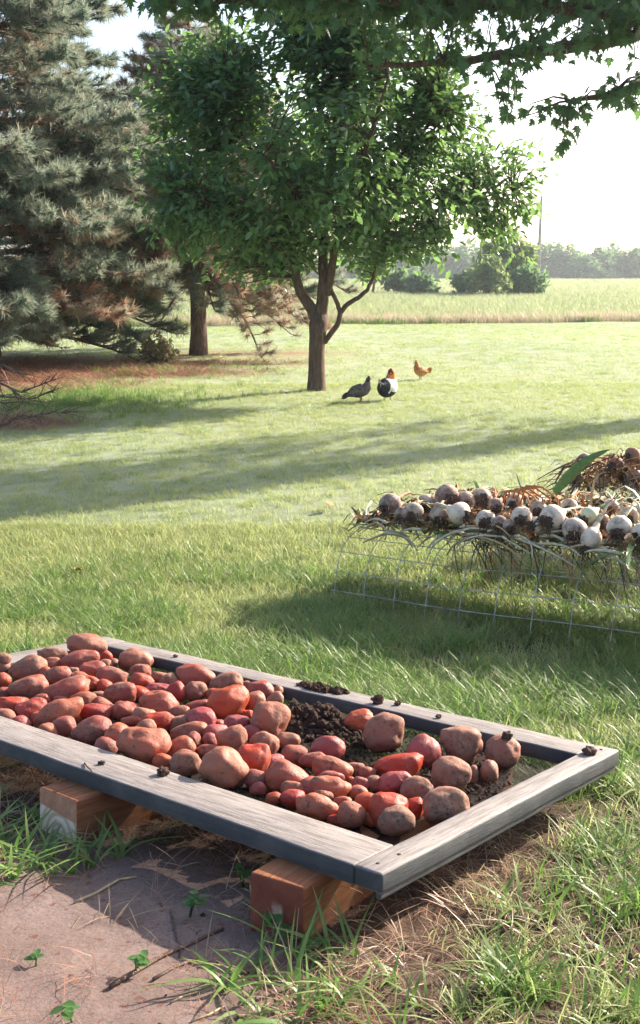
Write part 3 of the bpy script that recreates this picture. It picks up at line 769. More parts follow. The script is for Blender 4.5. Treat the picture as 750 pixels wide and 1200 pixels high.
    put('field_edge_weeds', xs[k], ys[k], r, 'weed', 6, 1.8, 3.6, .12)
    # crumbs of soil: on the screen, on the back rail, over the ground
    cr = []
    for i in range(4):
        bm = bmesh.new(); bmesh.ops.create_icosphere(bm, subdivisions=1, radius=1)
        for v in bm.verts: v.co *= random.uniform(.6, 1.15)
        me = bpy.data.meshes.new('crumb_%d' % i); bm.to_mesh(me); bm.free(); me.materials.append(M['clod'])
        cr.append(bpy.data.objects.new('crumb_%d' % i, me))
    lib('crumb', cr)
    pts, scl = [], []
    r = np.random.default_rng(77)
    def heap(px, py, rx, ry, n, hgt, smin, smax, w=SCREEN_W):
        c = tl(px, py, w)
        for _ in range(n):
            a, q = r.uniform(0, 6.283), math.sqrt(r.uniform())
            x_, y_ = c.x + rx * q * math.cos(a), c.y + ry * q * math.sin(a)
            hz = hgt * max(0, 1 - q ** 1.5) * r.uniform(.2, 1)
            pts.append(TM @ Vector((x_, y_, w + hz))); scl.append(r.uniform(smin, smax) * r.choice([.6, .8, 1, 1.5]))
    heap(350, 850, .09, .09, 900, .058, .004, .011); heap(376, 852, .08, .09, 900, .06, .004, .012); heap(398, 862, .09, .10, 420, .025, .003, .008)
    heap(330, 868, .05, .05, 150, .012, .003, .006); heap(430, 885, .09, .13, 130, .004, .002, .005); heap(505, 900, .14, .1, 200, .006, .002, .005)
    heap(470, 870, .1, .12, 150, .005, .002, .005); heap(300, 920, .08, .16, 130, .004, .002, .004); heap(555, 925, .06, .08, 60, .004, .002, .005)
    heap(250, 860, .3, .5, 900, .004, .002, .006); heap(440, 900, .3, .3, 700, .004, .0015, .005)
    heap(375, 807, .03, .06, 200, .014, .0025, .007, 0); heap(397, 811, .022, .03, 110, .012, .003, .008, 0); heap(358, 803, .02, .03, 60, .01, .002, .006, 0)
    n = len(pts)
    o = scatter('soil_crumbs', np.array(pts), r.uniform(0, 6.28, (n, 3)), scl, r.integers(0, 4, n), 'crumb')
    x, y, r2 = rand_pts(4200, 1.1, 3.2, .36, .6, 14)
    k = r2.uniform(size=len(x)) < soil_mask(x, y) * (.15 + fbm(x, y, 4, 2, 61)) * (1 - .9 * packed_mask(x, y))
    x, y = x[k], y[k]; n = len(x)
    scatter('soil_crumbs', np.stack([x, y, Gh(x, y) + .001], 1), r2.uniform(0, 6.28, (n, 3)), r2.gamma(1.3, .0013, n) + .0008, r2.integers(0, 4, n), 'crumb')
grasses()

# ------------------------------------------------------------------ clods, sticks, small weeds, fallen leaves
def clod(label, p, r, seed, nrm):
    bm = bmesh.new(); bmesh.ops.create_icosphere(bm, subdivisions=3, radius=1); off = Vector((seed * 3.7, seed, -seed))
    for v in bm.verts:
        q = 1 + .5 * mn.noise(v.co * 1.7 + off) + .3 * mn.noise(v.co * 4 + off); v.co = v.co * q * r; v.co.z *= .75
    o = bm_obj('soil_clod', bm, M['clod'], None, False)
    o.location = p + nrm * r * .5; o.rotation_euler = (0, 0, seed)
    return tag(o, label, 'soil clod', 'clods of soil on the tray rails')
def on_top(px, py): return TM @ tl(px, py, 0)
clod('knobbly clod of soil on the front rail near the broad speckled potato', on_top(191, 908), .0125, 1, TN)
clod('small brown crumb on the front rail, left of the bigger clod', on_top(119, 896), .007, 2, TN)
clod('thimble sized clod of soil at the back right corner joint of the tray', on_top(691, 884), .0145, 3, TN)
clod('dark clod of soil on the back rail right of the spilled heap', on_top(443, 824), .017, 4, TN)
clod('small dark clod on the back rail above the crusted potato', on_top(466, 826), .009, 5, TN)
clod('tiny flake of soil on the right half of the back rail', on_top(514, 841), .007, 6, TN)
clod('tiny dark speck of soil on the back rail above the left heap', on_top(206, 770), .007, 7, TN)
clod('lump of soil sitting on the pinkish potato in the far right corner', POTS[95][0] + Vector((.006, -.012, .039)), .012, 8, Vector((0, 0, 1)))
def stick(label, pts, r, m='dead_wood', name='dry_stick', cat='stick', grp='dry sticks on the soil'):
    b = MB(); ps = [hitg(*q) for q in pts]; ps = [Vector((p.x, p.y, Ghs(p.x, p.y) + r * .9)) for p in ps]
    b.tube(ps, [r * (1 - .5 * i / len(ps)) for i in range(len(ps))], 6); o = b.build(name, M[m]); return tag(o, label, cat, grp)
stick('pale straight dry stalk on the soil between the two timbers', [(87, 1058), (110, 1048), (140, 1035), (160, 1031)], .0032, 'stalk_tan')
stick('forked dark twig on the soil left of the red timber', [(200, 1068), (205, 1090), (213, 1108), (210, 1120)], .0022)
stick('dark root lying across the shaded soil towards the red timber', [(130, 1160), (160, 1140), (190, 1120), (230, 1102), (262, 1086)], .0042)
stick('thin dark root below the longer root on the soil', [(180, 1150), (205, 1132), (235, 1118)], .003)
stick('short pale straw stalk on the bare earth near the bottom left', [(200, 1178), (215, 1168), (232, 1163)], .002, 'stalk_tan')
stick('slim pale stalk crossing the litter at the bottom middle', [(225, 1200), (245, 1190), (262, 1180)], .002, 'stalk_tan')
b = MB(); p0 = on_top(99, 895); b.tube([p0 + TN * .002, on_top(103, 902) + TN * .006, on_top(108, 905) + TN * .002], [.0018, .0022, .0012], 6)
tag(b.build('dry_twig', M['dead_wood']), 'crooked brown twig scrap on the front rail', 'twig')
def seedling(label, px, py, h, n, seed, wide=.03):
    r = random.Random(seed); p = hitg(px, py); t = empty('weed_seedling', (p.x, p.y, Ghs(p.x, p.y)))
    tag(t, label, 'weed', 'small weeds in the soil')
    st = MB(); tips = []
    for i in range(max(1, n // 3)):
        a = r.uniform(0, 6.28); q = Vector((math.cos(a) * h * .35, math.sin(a) * h * .35, h * r.uniform(.7, 1)))
        st.tube([(0, 0, -.004), q * .5 + Vector((0, 0, h * .1)), q], [.0016, .0013, .0009], 5); tips += [q * .55 + Vector((0, 0, h * .1)), q * .8, q]
    st.build('stem', M['plant'], t)
    for i in range(n):
        a = r.uniform(0, 6.28); L = wide * r.uniform(.7, 1.25); bm = bmesh.new(); d = Vector((math.cos(a), math.sin(a), r.uniform(.0, .5))).normalized()
        s = d.cross(Vector((0, 0, 1))).normalized(); rows = []
        for k in range(6):
            u = k / 5; w = L * .34 * math.sin(math.pi * min(.98, .06 + u * .94)) ** .8; c = d * L * u + Vector((0, 0, -L * .35 * u * u))
            rows.append([bm.verts.new(c - s * w), bm.verts.new(c + Vector((0, 0, -w * .3))), bm.verts.new(c + s * w)])
        for k in range(5):
            for e in range(2): bm.faces.new((rows[k][e], rows[k][e + 1], rows[k + 1][e + 1], rows[k + 1][e]))
        o = bm_obj('leaf', bm, M['plant'], t, True); o.location = tips[i % len(tips)]
seedling('small broad leaved seedling standing alone on the bare earth', 160, 1140, .035, 7, 1, .022)
seedling('leafy bluish weed on the shaded soil left of the red timber', 222, 1075, .05, 10, 2, .02)
seedling('tiny weed sprout on the bare earth near the left edge', 42, 1133, .018, 4, 3, .02)
seedling('low weed with rounded leaves beside the red timber base', 285, 1040, .045, 6, 4, .02)
seedling('narrow green shoot at the bottom edge of the bare earth', 85, 1196, .04, 5, 5, .022)
seedling('low weed by the front of the red timber', 325, 1098, .04, 7, 6, .022)
def fallen_leaf(label, px, py, s, seed):
    p = hitg(px, py); b = MB(); r = random.Random(seed); v = []
    for i in range(10):
        a = i / 10 * 6.283; v.append((s * math.cos(a) * (1 + .25 * math.sin(3 * a)), s * .6 * math.sin(a), s * .3 * abs(math.sin(a * 1.5))))
    v.append((0, 0, s * .02)); b.add(v, [(i, (i + 1) % 10, 10) for i in range(10)])
    o = b.build('fallen_leaf', M['stalk_orange']); o.location = (p.x, p.y, Ghs(p.x, p.y) + .045); o.rotation_euler = (.3, .2, seed); tag(o, label, 'leaf', 'dry leaves on the lawn')
fallen_leaf('curled orange leaf on the sunny lawn left of the wire rack', 386, 600, .045, 1)
fallen_leaf('small tan leaf on the sunny lawn at the left', 92, 678, .035, 2)

# ------------------------------------------------------------------ wire racks
RL = D1.copy(); RC = Vector((.644, .765, 0)).normalized()
RP0 = hitg(640, 757); RP0.z = 0
def rpt(l, c, z): return Vector((RP0.x, RP0.y, 0)) + RL * l + RC * c + Vector((0, 0, z))
def rack_profile():
    """cross section read off the left hoop: (c, z above ground)"""
    pf = hitg(392, 705); l0 = (pf - RP0).dot(RL)
    prof = [(-.02, -.03), (0, .0)]
    for px, py in ((389, 680), (391, 656), (397, 634), (413, 620), (437, 603)):
        q = hitplane(px, py, rpt(l0, 0, 0), RL); prof.append(((q - RP0).dot(RC), (q - rpt(l0, 0, 0)).z))
    return l0, prof
RACK_L0, _pf = rack_profile()
def wire_rack():
    prof = _pf + [(.50, _pf[-1][1] + .014), (.72, _pf[-1][1] + .006), (.92, _pf[-1][1] - .05), (1.02, _pf[-1][1] - .16), (1.05, .1), (1.06, -.03)]
    P = np.array(prof); seg = np.r_[0, np.cumsum(np.hypot(*np.diff(P, axis=0).T))]
    def pr(s): return np.interp(s, seg, P[:, 0]), np.interp(s, seg, P[:, 1])
    base = Vector((RP0.x, RP0.y, 0))
    t = empty('wire_rack', base); r = random.Random(4)
    tag(t, 'low arched welded wire mesh rack with the long row of dug bulbs on top', 'rack')
    l1 = -1.75
    def jig(l, s): return .010 * mn.noise(Vector((l * 1.3, s * 2, 1))), .014 * mn.noise(Vector((l * 1.1, s * 2, 7)))
    n = int((RACK_L0 - l1) / .165) + 1
    for i in range(n):
        l = RACK_L0 - i * .165; b = MB(); pts = []
        for s in np.linspace(0, seg[-1], 34):
            c, z = pr(s); a, e = jig(l, s); pts.append(RL * (l + a) + RC * (c + e) + Vector((0, 0, z + e)))
        b.tube(pts, .0021, 5); b.build('wire', M['wire'], t)
    s = .055
    while s < seg[-1]:
        c, z = pr(s); b = MB(); pts = []
        for l in np.linspace(RACK_L0 + .015, l1, 30):
            a, e = jig(l, s); pts.append(RL * l + RC * (c + e - .003) + Vector((0, 0, z + e + .001)))
        b.tube(pts, .0021, 5); b.build('wire', M['wire'], t); s += .088
    q = empty('wire_rack', base + RC * 1.45 + RL * -1.0 + Vector((0, 0, -.02))); q.scale = (1, 1, 1.27)
    tag(q, 'second wire rack further back at the right edge, under the brown heap', 'rack')
    for ch in list(t.children):
        c = ch.copy(); COL.objects.link(c); c.parent = q
    return t
wire_rack()

# ------------------------------------------------------------------ bulbs with their stalks and roots
def lathe(prof, n=18, seed=0, rib=.02):
    V, Q = [], []; r = random.Random(seed); ph = r.uniform(0, 6)
    for k, (rr, z) in enumerate(prof):
        for i in range(n):
            a = 2 * math.pi * i / n; q = rr * (1 + rib * math.sin(a * 5 + ph) + rib * math.sin(a * 3 + ph * 2)); V.append((q * math.cos(a), q * math.sin(a), z))
    for k in range(len(prof) - 1):
        for i in range(n):
            j = (i + 1) % n; Q.append((k * n + i, k * n + j, (k + 1) * n + j, (k + 1) * n + i))
    return V, Q
def onion(label, px, py, w, cpl, dirn, tone, dirt, stalk, slen, seed, elong=1.0, curl=.3, group='bulbs laid out on the wire rack', ref=None):
    r = random.Random(seed); p = hitplane(px, py, (ref or rpt(0, cpl, 0)), RC)
    R = w * .9 * depth(p) / F / 2
    t = empty('garlic_bulb', p); d = Vector(dirn).normalized()
    t.rotation_euler = d.to_track_quat('Z', 'Y').to_euler()
    tag(t, label, 'bulb', group)
    elong *= .94; prof = [(.001, -.86), (.22, -.86), (.5, -.78), (.84, -.5), (1.0, -.12), (1.02, .14), (.93, .46), (.74, .74), (.54, .92), (.40, 1.12), (.30, 1.4), (.26, 1.6)]
    V, Q = lathe([(a * R, z * R * elong) for a, z in prof], 20, seed, .022)
    b = np_mesh('bulb', V, Q, M['onion'], t); b.color = (*tone, dirt)
    # stalk: a bundle of withered leaf bases
    inv = d.to_track_quat('Z', 'Y').to_matrix().transposed()
    down = inv @ Vector((0, 0, -1)); side = inv @ RL
    for k in range(3):
        m = MB(); z0 = 1.45 * R * elong; pts, rad = [], []; sd = r.uniform(-1, 1); L = slen * r.uniform(.6, 1.1)
        for i in range(9):
            u = i / 8; pts.append(Vector((r.uniform(-.002, .002), r.uniform(-.002, .002), z0 + L * u * .95)) + down * (curl * L * u * u * r.uniform(.7, 1)) + side * (sd * .45 * L * u * u))
            rad.append(R * (.22 - .17 * u) * (1 if k == 0 else .6))
        m.tube(pts, rad, 6); m.build('stalk' if k == 0 else 'leaf', M[stalk] if k == 0 else M[r.choice([stalk, 'stalk_tan', 'stalk_orange', 'stalk_pale'])], t)
    m = MB()
    for k in range(30):
        a = r.uniform(0, 6.28); q = R * .30 * math.sqrt(r.random()); p0 = Vector((q * math.cos(a), q * math.sin(a), -.80 * R * elong))
        L = R * r.uniform(.4, 1.15); e = Vector((math.cos(a) * .7 + r.uniform(-.4, .4), math.sin(a) * .7 + r.uniform(-.4, .4), -1)).normalized()
        m.tube([p0, p0 + e * L * .5 + Vector((r.uniform(-.2, .2), r.uniform(-.2, .2), 0)) * R, p0 + e * L + down * L * .4], [.0026, .002, .001], 4)
    m.build('roots', M['onion_roots'], t)
    ks = r.uniform(.55, 1.05); bm = bmesh.new(); bmesh.ops.create_icosphere(bm, subdivisions=3, radius=1); off = Vector((seed, 2, 3))
    for v in bm.verts:
        q = (1 + .75 * mn.noise(v.co * 1.9 + off) + .3 * mn.noise(v.co * 5 + off)) * ks; v.co = Vector((v.co.x * R * .6 * q, v.co.y * R * .6 * q, -.80 * R * elong + v.co.z * R * .34 * q))
    bm_obj('root_soil', bm, M['clod'], t)
WHT, CRM, TAN_, GRN, PUR = (.68, .55, .43), (.58, .44, .32), (.45, .29, .2), (.5, .52, .34), (.46, .33, .26)
ON = [
('first bulb at the left tip of the rack, wrapped in dark muddy roots', 457, 592, 30, .20, (.5, .8, .25), PUR, .75, 'stalk_tan', .15, 1, 1),
('pale bulb right beside the muddy one at the left tip', 485, 600, 25, .14, (.3, .9, .3), CRM, .45, 'stalk_tan', .15, .95, 2),
('muddy bulb at the back, third from the left tip of the row', 524, 582, 32, .34, (-.2, .9, .1), PUR, .72, 'stalk_tan', .15, 1, 3),
('brown stained bulb with dark roots pointing down, left part of the row', 516, 604, 28, .16, (.1, .8, .35), CRM, .62, 'stalk_tan', .12, 1, 4),
('round white bulb with one muddy cheek in the left part of the row', 539, 602, 30, .13, (-.6, .7, .2), WHT, .28, 'stalk_pale', .14, 1, 5),
('pinkish bulb at the back of the row just right of the round white one', 565, 584, 26, .34, (.2, .9, .1), CRM, .45, 'stalk_pale', .2, 1, 6),
('squat pale bulb above the hanging brown leaves', 569, 610, 27, .13, (.3, .9, .15), WHT, .42, 'stalk_tan', .14, .95, 7),
('dusky bulb wedged right of the squat pale one', 586, 614, 22, .14, (.2, .9, .2), PUR, .55, 'stalk_tan', .12, .9, 8),
('small dark bulb lying behind the front row near its middle', 581, 592, 20, .30, (.1, .9, .4), PUR, .7, 'stalk_orange', .2, .9, 9),
('bulb under the loop of orange dry leaves', 603, 588, 22, .32, (.4, .8, .1), CRM, .55, 'stalk_orange', .25, .95, 10),
('round cream bulb in the middle of the front row', 611, 606, 27, .14, (.2, .9, .15), WHT, .38, 'stalk_pale', .2, .95, 11),
('small bulb lying on its side with a pale curved neck', 629, 615, 21, .12, (.95, .2, .1), WHT, .3, 'stalk_pale', .08, .8, 12),
('largest white bulb of the front row, right of the middle', 647, 607, 34, .14, (.7, .7, .15), WHT, .22, 'stalk_pale', .22, 1.1, 13),
('tan bulb lying behind the largest white one', 667, 594, 22, .30, (.3, .9, .3), CRM, .48, 'stalk_orange', .2, .95, 14),
('white bulb with dark crusted root end below the green bladed one', 673, 621, 32, .11, (.3, .85, .35), WHT, .5, 'stalk_pale', .2, 1, 15),
('long narrow bulb hanging lowest with a thick bent pale neck', 692, 632, 27, .09, (.45, .5, .75), WHT, .3, 'stalk_pale', .24, 1.25, 16),
('greenish white neck and bulb lying between the two crusted ones', 690, 605, 24, .22, (.8, .6, .4), GRN, .2, 'stalk_green', .2, 1.1, 17),
('big white bulb with dark roots near the right edge of the row', 726, 619, 33, .11, (.4, .8, .35), WHT, .36, 'stalk_pale', .26, 1, 18),
('bulb cut by the right edge of the picture in the front row', 752, 625, 27, .11, (.2, .8, .5), WHT, .4, 'stalk_pale', .24, 1, 19),
('muddy bulb tucked low between the first two at the left tip', 471, 603, 20, .10, (.4, .8, .3), PUR, .8, 'stalk_tan', .12, .95, 21),
('pale bulb half hidden behind the brown stained one', 500, 590, 24, .32, (.3, .9, .2), CRM, .5, 'stalk_tan', .15, 1, 22),
('bulb half hidden behind the round white one with the muddy cheek', 546, 587, 24, .40, (.2, .9, .2), PUR, .55, 'stalk_tan', .15, 1, 23),
('low dusky bulb under the round cream bulb in the middle', 598, 617, 20, .12, (.2, .9, .3), PUR, .6, 'stalk_tan', .12, .95, 24),
('pale bulb between the orange leaf loop and the largest white bulb', 631, 597, 22, .30, (.2, .9, .2), CRM, .45, 'stalk_pale', .2, 1, 25),
('muddy bulb pressed in between the largest white one and the crusted one', 660, 614, 20, .16, (.3, .9, .2), PUR, .65, 'stalk_tan', .15, 1, 26),
('tan bulb behind the long necked low hanging bulb', 704, 612, 24, .24, (.3, .9, .2), TAN_, .5, 'stalk_orange', .2, 1, 27),
('half buried pale bulb behind the big white one near the right edge', 738, 604, 24, .30, (.3, .9, .2), CRM, .4, 'stalk_pale', .25, 1, 28),
('cream bulb at the back of the row near the right edge', 716, 594, 20, .34, (.3, .9, .2), CRM, .4, 'stalk_pale', .3, 1, 20),
]
for a in ON:
    onion(*a[:10], a[11], a[10])
E2 = RP0 + RC * 1.75; E2.z = 0
RZ = _pf[-1][1]
ON2 = [
('tan bulb with a dark root spot in the back heap', 706, 562, 20, (-.2, -.6, .5), TAN_, .4, 'stalk_orange', .1, 31),
('dark muddy bulb at the left end of the back heap', 685, 540, 20, (.6, .7, .1), PUR, .75, 'stalk_orange', .2, 32),
('brown bulb low in the back heap at the right edge', 744, 559, 20, (.2, .8, .3), TAN_, .55, 'stalk_orange', .2, 33),
('reddish dry bulb on top of the back heap', 741, 533, 20, (.6, .6, .2), (.36, .15, .09), .5, 'stalk_orange', .2, 34),
('dusky bulb hanging at the lower left of the back heap', 675, 560, 17, (.3, .7, .6), PUR, .75, 'stalk_tan', .15, 35),
('red brown bulb in the middle of the back heap', 722, 545, 21, (.7, .5, .2), (.34, .13, .08), .5, 'stalk_orange', .2, 36),
]
for lb, px, py, w, d, tone, dirt, st, sl_, sd in ON2:
    onion(lb, px, py, w, 0, d, tone, dirt, st, sl_, sd, 1.0, .3, 'bulbs heaped on the rear rack', E2)
def strands():
    """withered tops: lying over the rack, and trailing down through the mesh"""
    r = random.Random(9)
    def strand(b, p, d, L, drop, rad, wig=.3):
        pts, rs = [], []; d = Vector(d).normalized(); q = Vector((r.uniform(-1, 1), r.uniform(-1, 1), 0)) * wig
        for i in range(7):
            u = i / 6; pts.append(p + d * L * u + Vector((0, 0, -drop * u * u)) + q * L * math.sin(u * 3.1) * .35); rs.append(rad * (1 - .6 * u))
        b.tube(pts, rs, 4)
    def ribbon(b, p, d, L, w, drop):
        d = Vector(d).normalized(); sd = d.cross(Vector((r.gauss(0, .3), r.gauss(0, .3), 1))).normalized(); V = []; q = sd * r.uniform(-.25, .25) * L
        for i in range(6):
            u = i / 5; c = p + d * L * u + Vector((0, 0, .02 * math.sin(u * 9 + p.x * 40) - drop * u * u)) + q * math.sin(u * 3.1); ww = w * (1 - .75 * u)
            V += [c - sd * ww, c + Vector((0, 0, -ww * .5)), c + sd * ww]
        b.add(V, [(3 * i + k, 3 * i + k + 1, 3 * i + k + 4, 3 * i + k + 3) for i in range(5) for k in range(2)])
    bs = {k: MB() for k in ('stalk_tan', 'stalk_orange', 'stalk_pale', 'onion_roots', 'stalk_green')}
    for i in range(330):                                     # trailing down under the front row
        l = r.uniform(-1.7, .50); c = r.uniform(.04, .34); k = r.choice(['stalk_tan', 'onion_roots', 'onion_roots', 'stalk_tan', 'stalk_orange'])
        strand(bs[k], rpt(l, c, RZ + r.uniform(-.04, .03)), (RL * r.uniform(-.9, .1) - RC * r.uniform(.0, .35) + Vector((0, 0, -r.uniform(.2, 1)))), r.uniform(.06, .17), .04, r.uniform(.0016, .0034))
    for i in range(500):                                     # thatch lying on top
        l = r.uniform(-1.75, .92); c = r.uniform(.12, .62); k = r.choice(['stalk_tan', 'stalk_tan', 'stalk_pale', 'stalk_orange', 'onion_roots', 'stalk_green'])
        strand(bs[k], rpt(l, c, RZ + r.uniform(.0, .05)), (RC * r.uniform(.2, 1) + RL * r.uniform(-1, .6) + Vector((0, 0, r.uniform(-.05, .14)))), r.uniform(.12, .34), .06, r.uniform(.002, .0055))
    for i in range(4200):                                    # withered leaf blades, layer over layer
        l = r.uniform(-1.8, 1.02); c = r.uniform(.14, 1.0); k = r.choice(['stalk_tan', 'stalk_tan', 'stalk_pale', 'stalk_orange', 'onion_roots', 'stalk_green'])
        ribbon(bs[k], rpt(l, c, RZ + r.uniform(.002, .05) - .10 * max(0, c - .7)), (RC * r.uniform(-.2, 1) + RL * r.uniform(-1, 1) + Vector((0, 0, r.uniform(-.08, .08)))), r.uniform(.10, .30), r.uniform(.008, .018), .03)
    for i in range(150):                                     # pale necks tangled between the bulbs
        l = r.uniform(-1.7, .95); c = r.uniform(.02, .22); k = r.choice(['stalk_pale', 'stalk_tan', 'stalk_pale', 'stalk_green'])
        strand(bs[k], rpt(l, c, RZ + r.uniform(-.03, .04)), (RL * r.uniform(-1, 1) + RC * r.uniform(-.2, .5) + Vector((0, 0, r.uniform(-.25, .25)))), r.uniform(.08, .2), .05, r.uniform(.004, .009), .6)
    for i in range(200):                                     # long pale stalks trailing to the right over the bulbs
        l = r.uniform(-1.6, .5); c = r.uniform(.06, .30); k = r.choice(['stalk_pale', 'stalk_pale', 'stalk_tan'])
        strand(bs[k], rpt(l, c, RZ + r.uniform(.0, .05)), (-RL * r.uniform(.3, 1) + RC * r.uniform(-.25, .6) + Vector((0, 0, r.uniform(-.05, .22)))), r.uniform(.14, .34), .08, r.uniform(.004, .008), .4)
    for i in range(330):                                     # rear heap
        p = hitplane(r.uniform(668, 850), r.uniform(536, 572), E2, RC) + RC * r.uniform(-.06, .4)
        k = r.choice(['stalk_orange', 'onion_roots', 'stalk_tan', 'stalk_orange', 'onion_roots'])
        strand(bs[k], p, (r.uniform(-1, 1), r.uniform(-1, 1), r.uniform(-.5, .2)), r.uniform(.1, .28), .07, r.uniform(.002, .006))
        ribbon(bs[k], p, (r.uniform(-1, 1), r.uniform(-1, 1), r.uniform(-.3, .1)), r.uniform(.1, .3), r.uniform(.006, .013), .05)
    for k, b in bs.items():
        o = b.build('dry_tops', M[k]); tag(o, kind='stuff')
strands()
def long_leaf():
    a = hitplane(650, 577, rpt(0, .45, 0), RC); e = hitplane(714, 527, rpt(0, .45, 0), RC)
    b = MB(); n = 10; d = e - a; s = Vector((.35, -.4, .85)).normalized(); s = (s - d.normalized() * s.dot(d.normalized())).normalized(); nn = d.cross(s).normalized(); V = []
    for i in range(n + 1):
        u = i / n; w = .024 * (1 - u) ** .6 * (.6 + .5 * min(1, u * 4)) + .001; c = a + d * u + Vector((0, 0, .03 * math.sin(u * 3.1)))
        V += [c - s * w, c + nn * w * .35, c + s * w]
    Q = [(3 * i + k, 3 * i + k + 1, 3 * i + k + 4, 3 * i + k + 3) for i in range(n) for k in range(2)]
    b.add(V, Q); tag(b.build('long_leaf', M['leaf_green']), 'long fresh green leaf blade slanting up from the rack towards the rear heap', 'leaf')
    b = MB(); p = hitplane(602, 590, rpt(0, .3, 0), RC)
    for k in range(5):
        q = [p + RL * (.05 - .02 * k) , p + RL * (.045 - .025 * k) + Vector((0, 0, .045 + .008 * k)), p + RL * (-.01 - .03 * k) + Vector((0, 0, .055 + .005 * k)), p + RL * (-.06 - .035 * k) + Vector((0, 0, .03)), p + RL * (-.08 - .03 * k) + Vector((0, 0, -.01))]
        b.tube(q, [.004, .005, .005, .004, .003], 5)
    tag(b.build('orange_leaves', M['stalk_orange']), 'loop of dry orange leaves arching over the middle of the bulb row', 'leaves')
long_leaf()

# ------------------------------------------------------------------ trees
def curve_pts(a, b, sag, n, wob, r):
    a, b = Vector(a), Vector(b); L = (b - a).length; out = []
    o = Vector((r.uniform(-9, 9), r.uniform(-9, 9), r.uniform(-9, 9)))
    for i in range(n + 1):
        u = i / n; out.append(a.lerp(b, u) + Vector((0, 0, sag * 4 * u * (1 - u))) + Vector(mn.noise_vector(o + Vector((u * 2.4, 0, 0)))) * wob * L * math.sin(math.pi * u) )
    return out
def leaf_cards(P, D, N_, size, shape, tint, seed, jit=.25):
    """many small leaves: P anchor, D direction, N_ normal; shape = list of (along, across, lift) rows as left/mid/right strips"""
    r = np.random.default_rng(seed); n = len(P); P, D, N_ = map(lambda q: np.asarray(q, float), (P, D, N_))
    D = D / np.linalg.norm(D, axis=1, keepdims=True); S = np.cross(D, N_); S /= np.maximum(1e-6, np.linalg.norm(S, axis=1, keepdims=True)); N2 = np.cross(S, D)
    sz = size * r.uniform(1 - jit, 1 + jit, n)
    pts, faces = shape; k = len(pts)
    V = np.zeros((n, k, 3))
    for i, (u, v, h) in enumerate(pts): V[:, i] = P + D * (u * sz)[:, None] + S * (v * sz)[:, None] + N2 * (h * sz)[:, None]
    Fq = (np.arange(n) * k)[:, None, None] + np.asarray(faces)[None]
    return V.reshape(-1, 3), Fq.reshape(-1, np.asarray(faces).shape[1]), np.repeat(tint, k)
OVAL = ([(0, 0, 0), (.35, -.27, .07), (.4, 0, -.02), (.35, .27, .07), (.75, -.2, .03), (.75, .2, .03), (1.05, 0, -.10)],
        [(0, 2, 1), (0, 3, 2), (1, 2, 4), (2, 3, 5), (2, 6, 4), (2, 5, 6)])
_mp = [(0, 0), (.05, .12), (-.10, .46), (.10, .24), (.34, .62), (.34, .30), (.56, .56), (.48, .18), (.82, .30), (.70, .13), (1.12, 0)]
_mpts = [(u, v, -.10 * abs(v) - .12 * u * u) for u, v in _mp] + [(u, -v, -.10 * abs(v) - .12 * u * u) for u, v in _mp[1:-1]] + [(.36, 0, .02)]
_ring = list(range(0, 11)) + [10 + k for k in range(9, 0, -1)]
MAPLE = (_mpts, [(len(_mpts) - 1, _ring[i], _ring[(i + 1) % len(_ring)]) for i in range(len(_ring))])

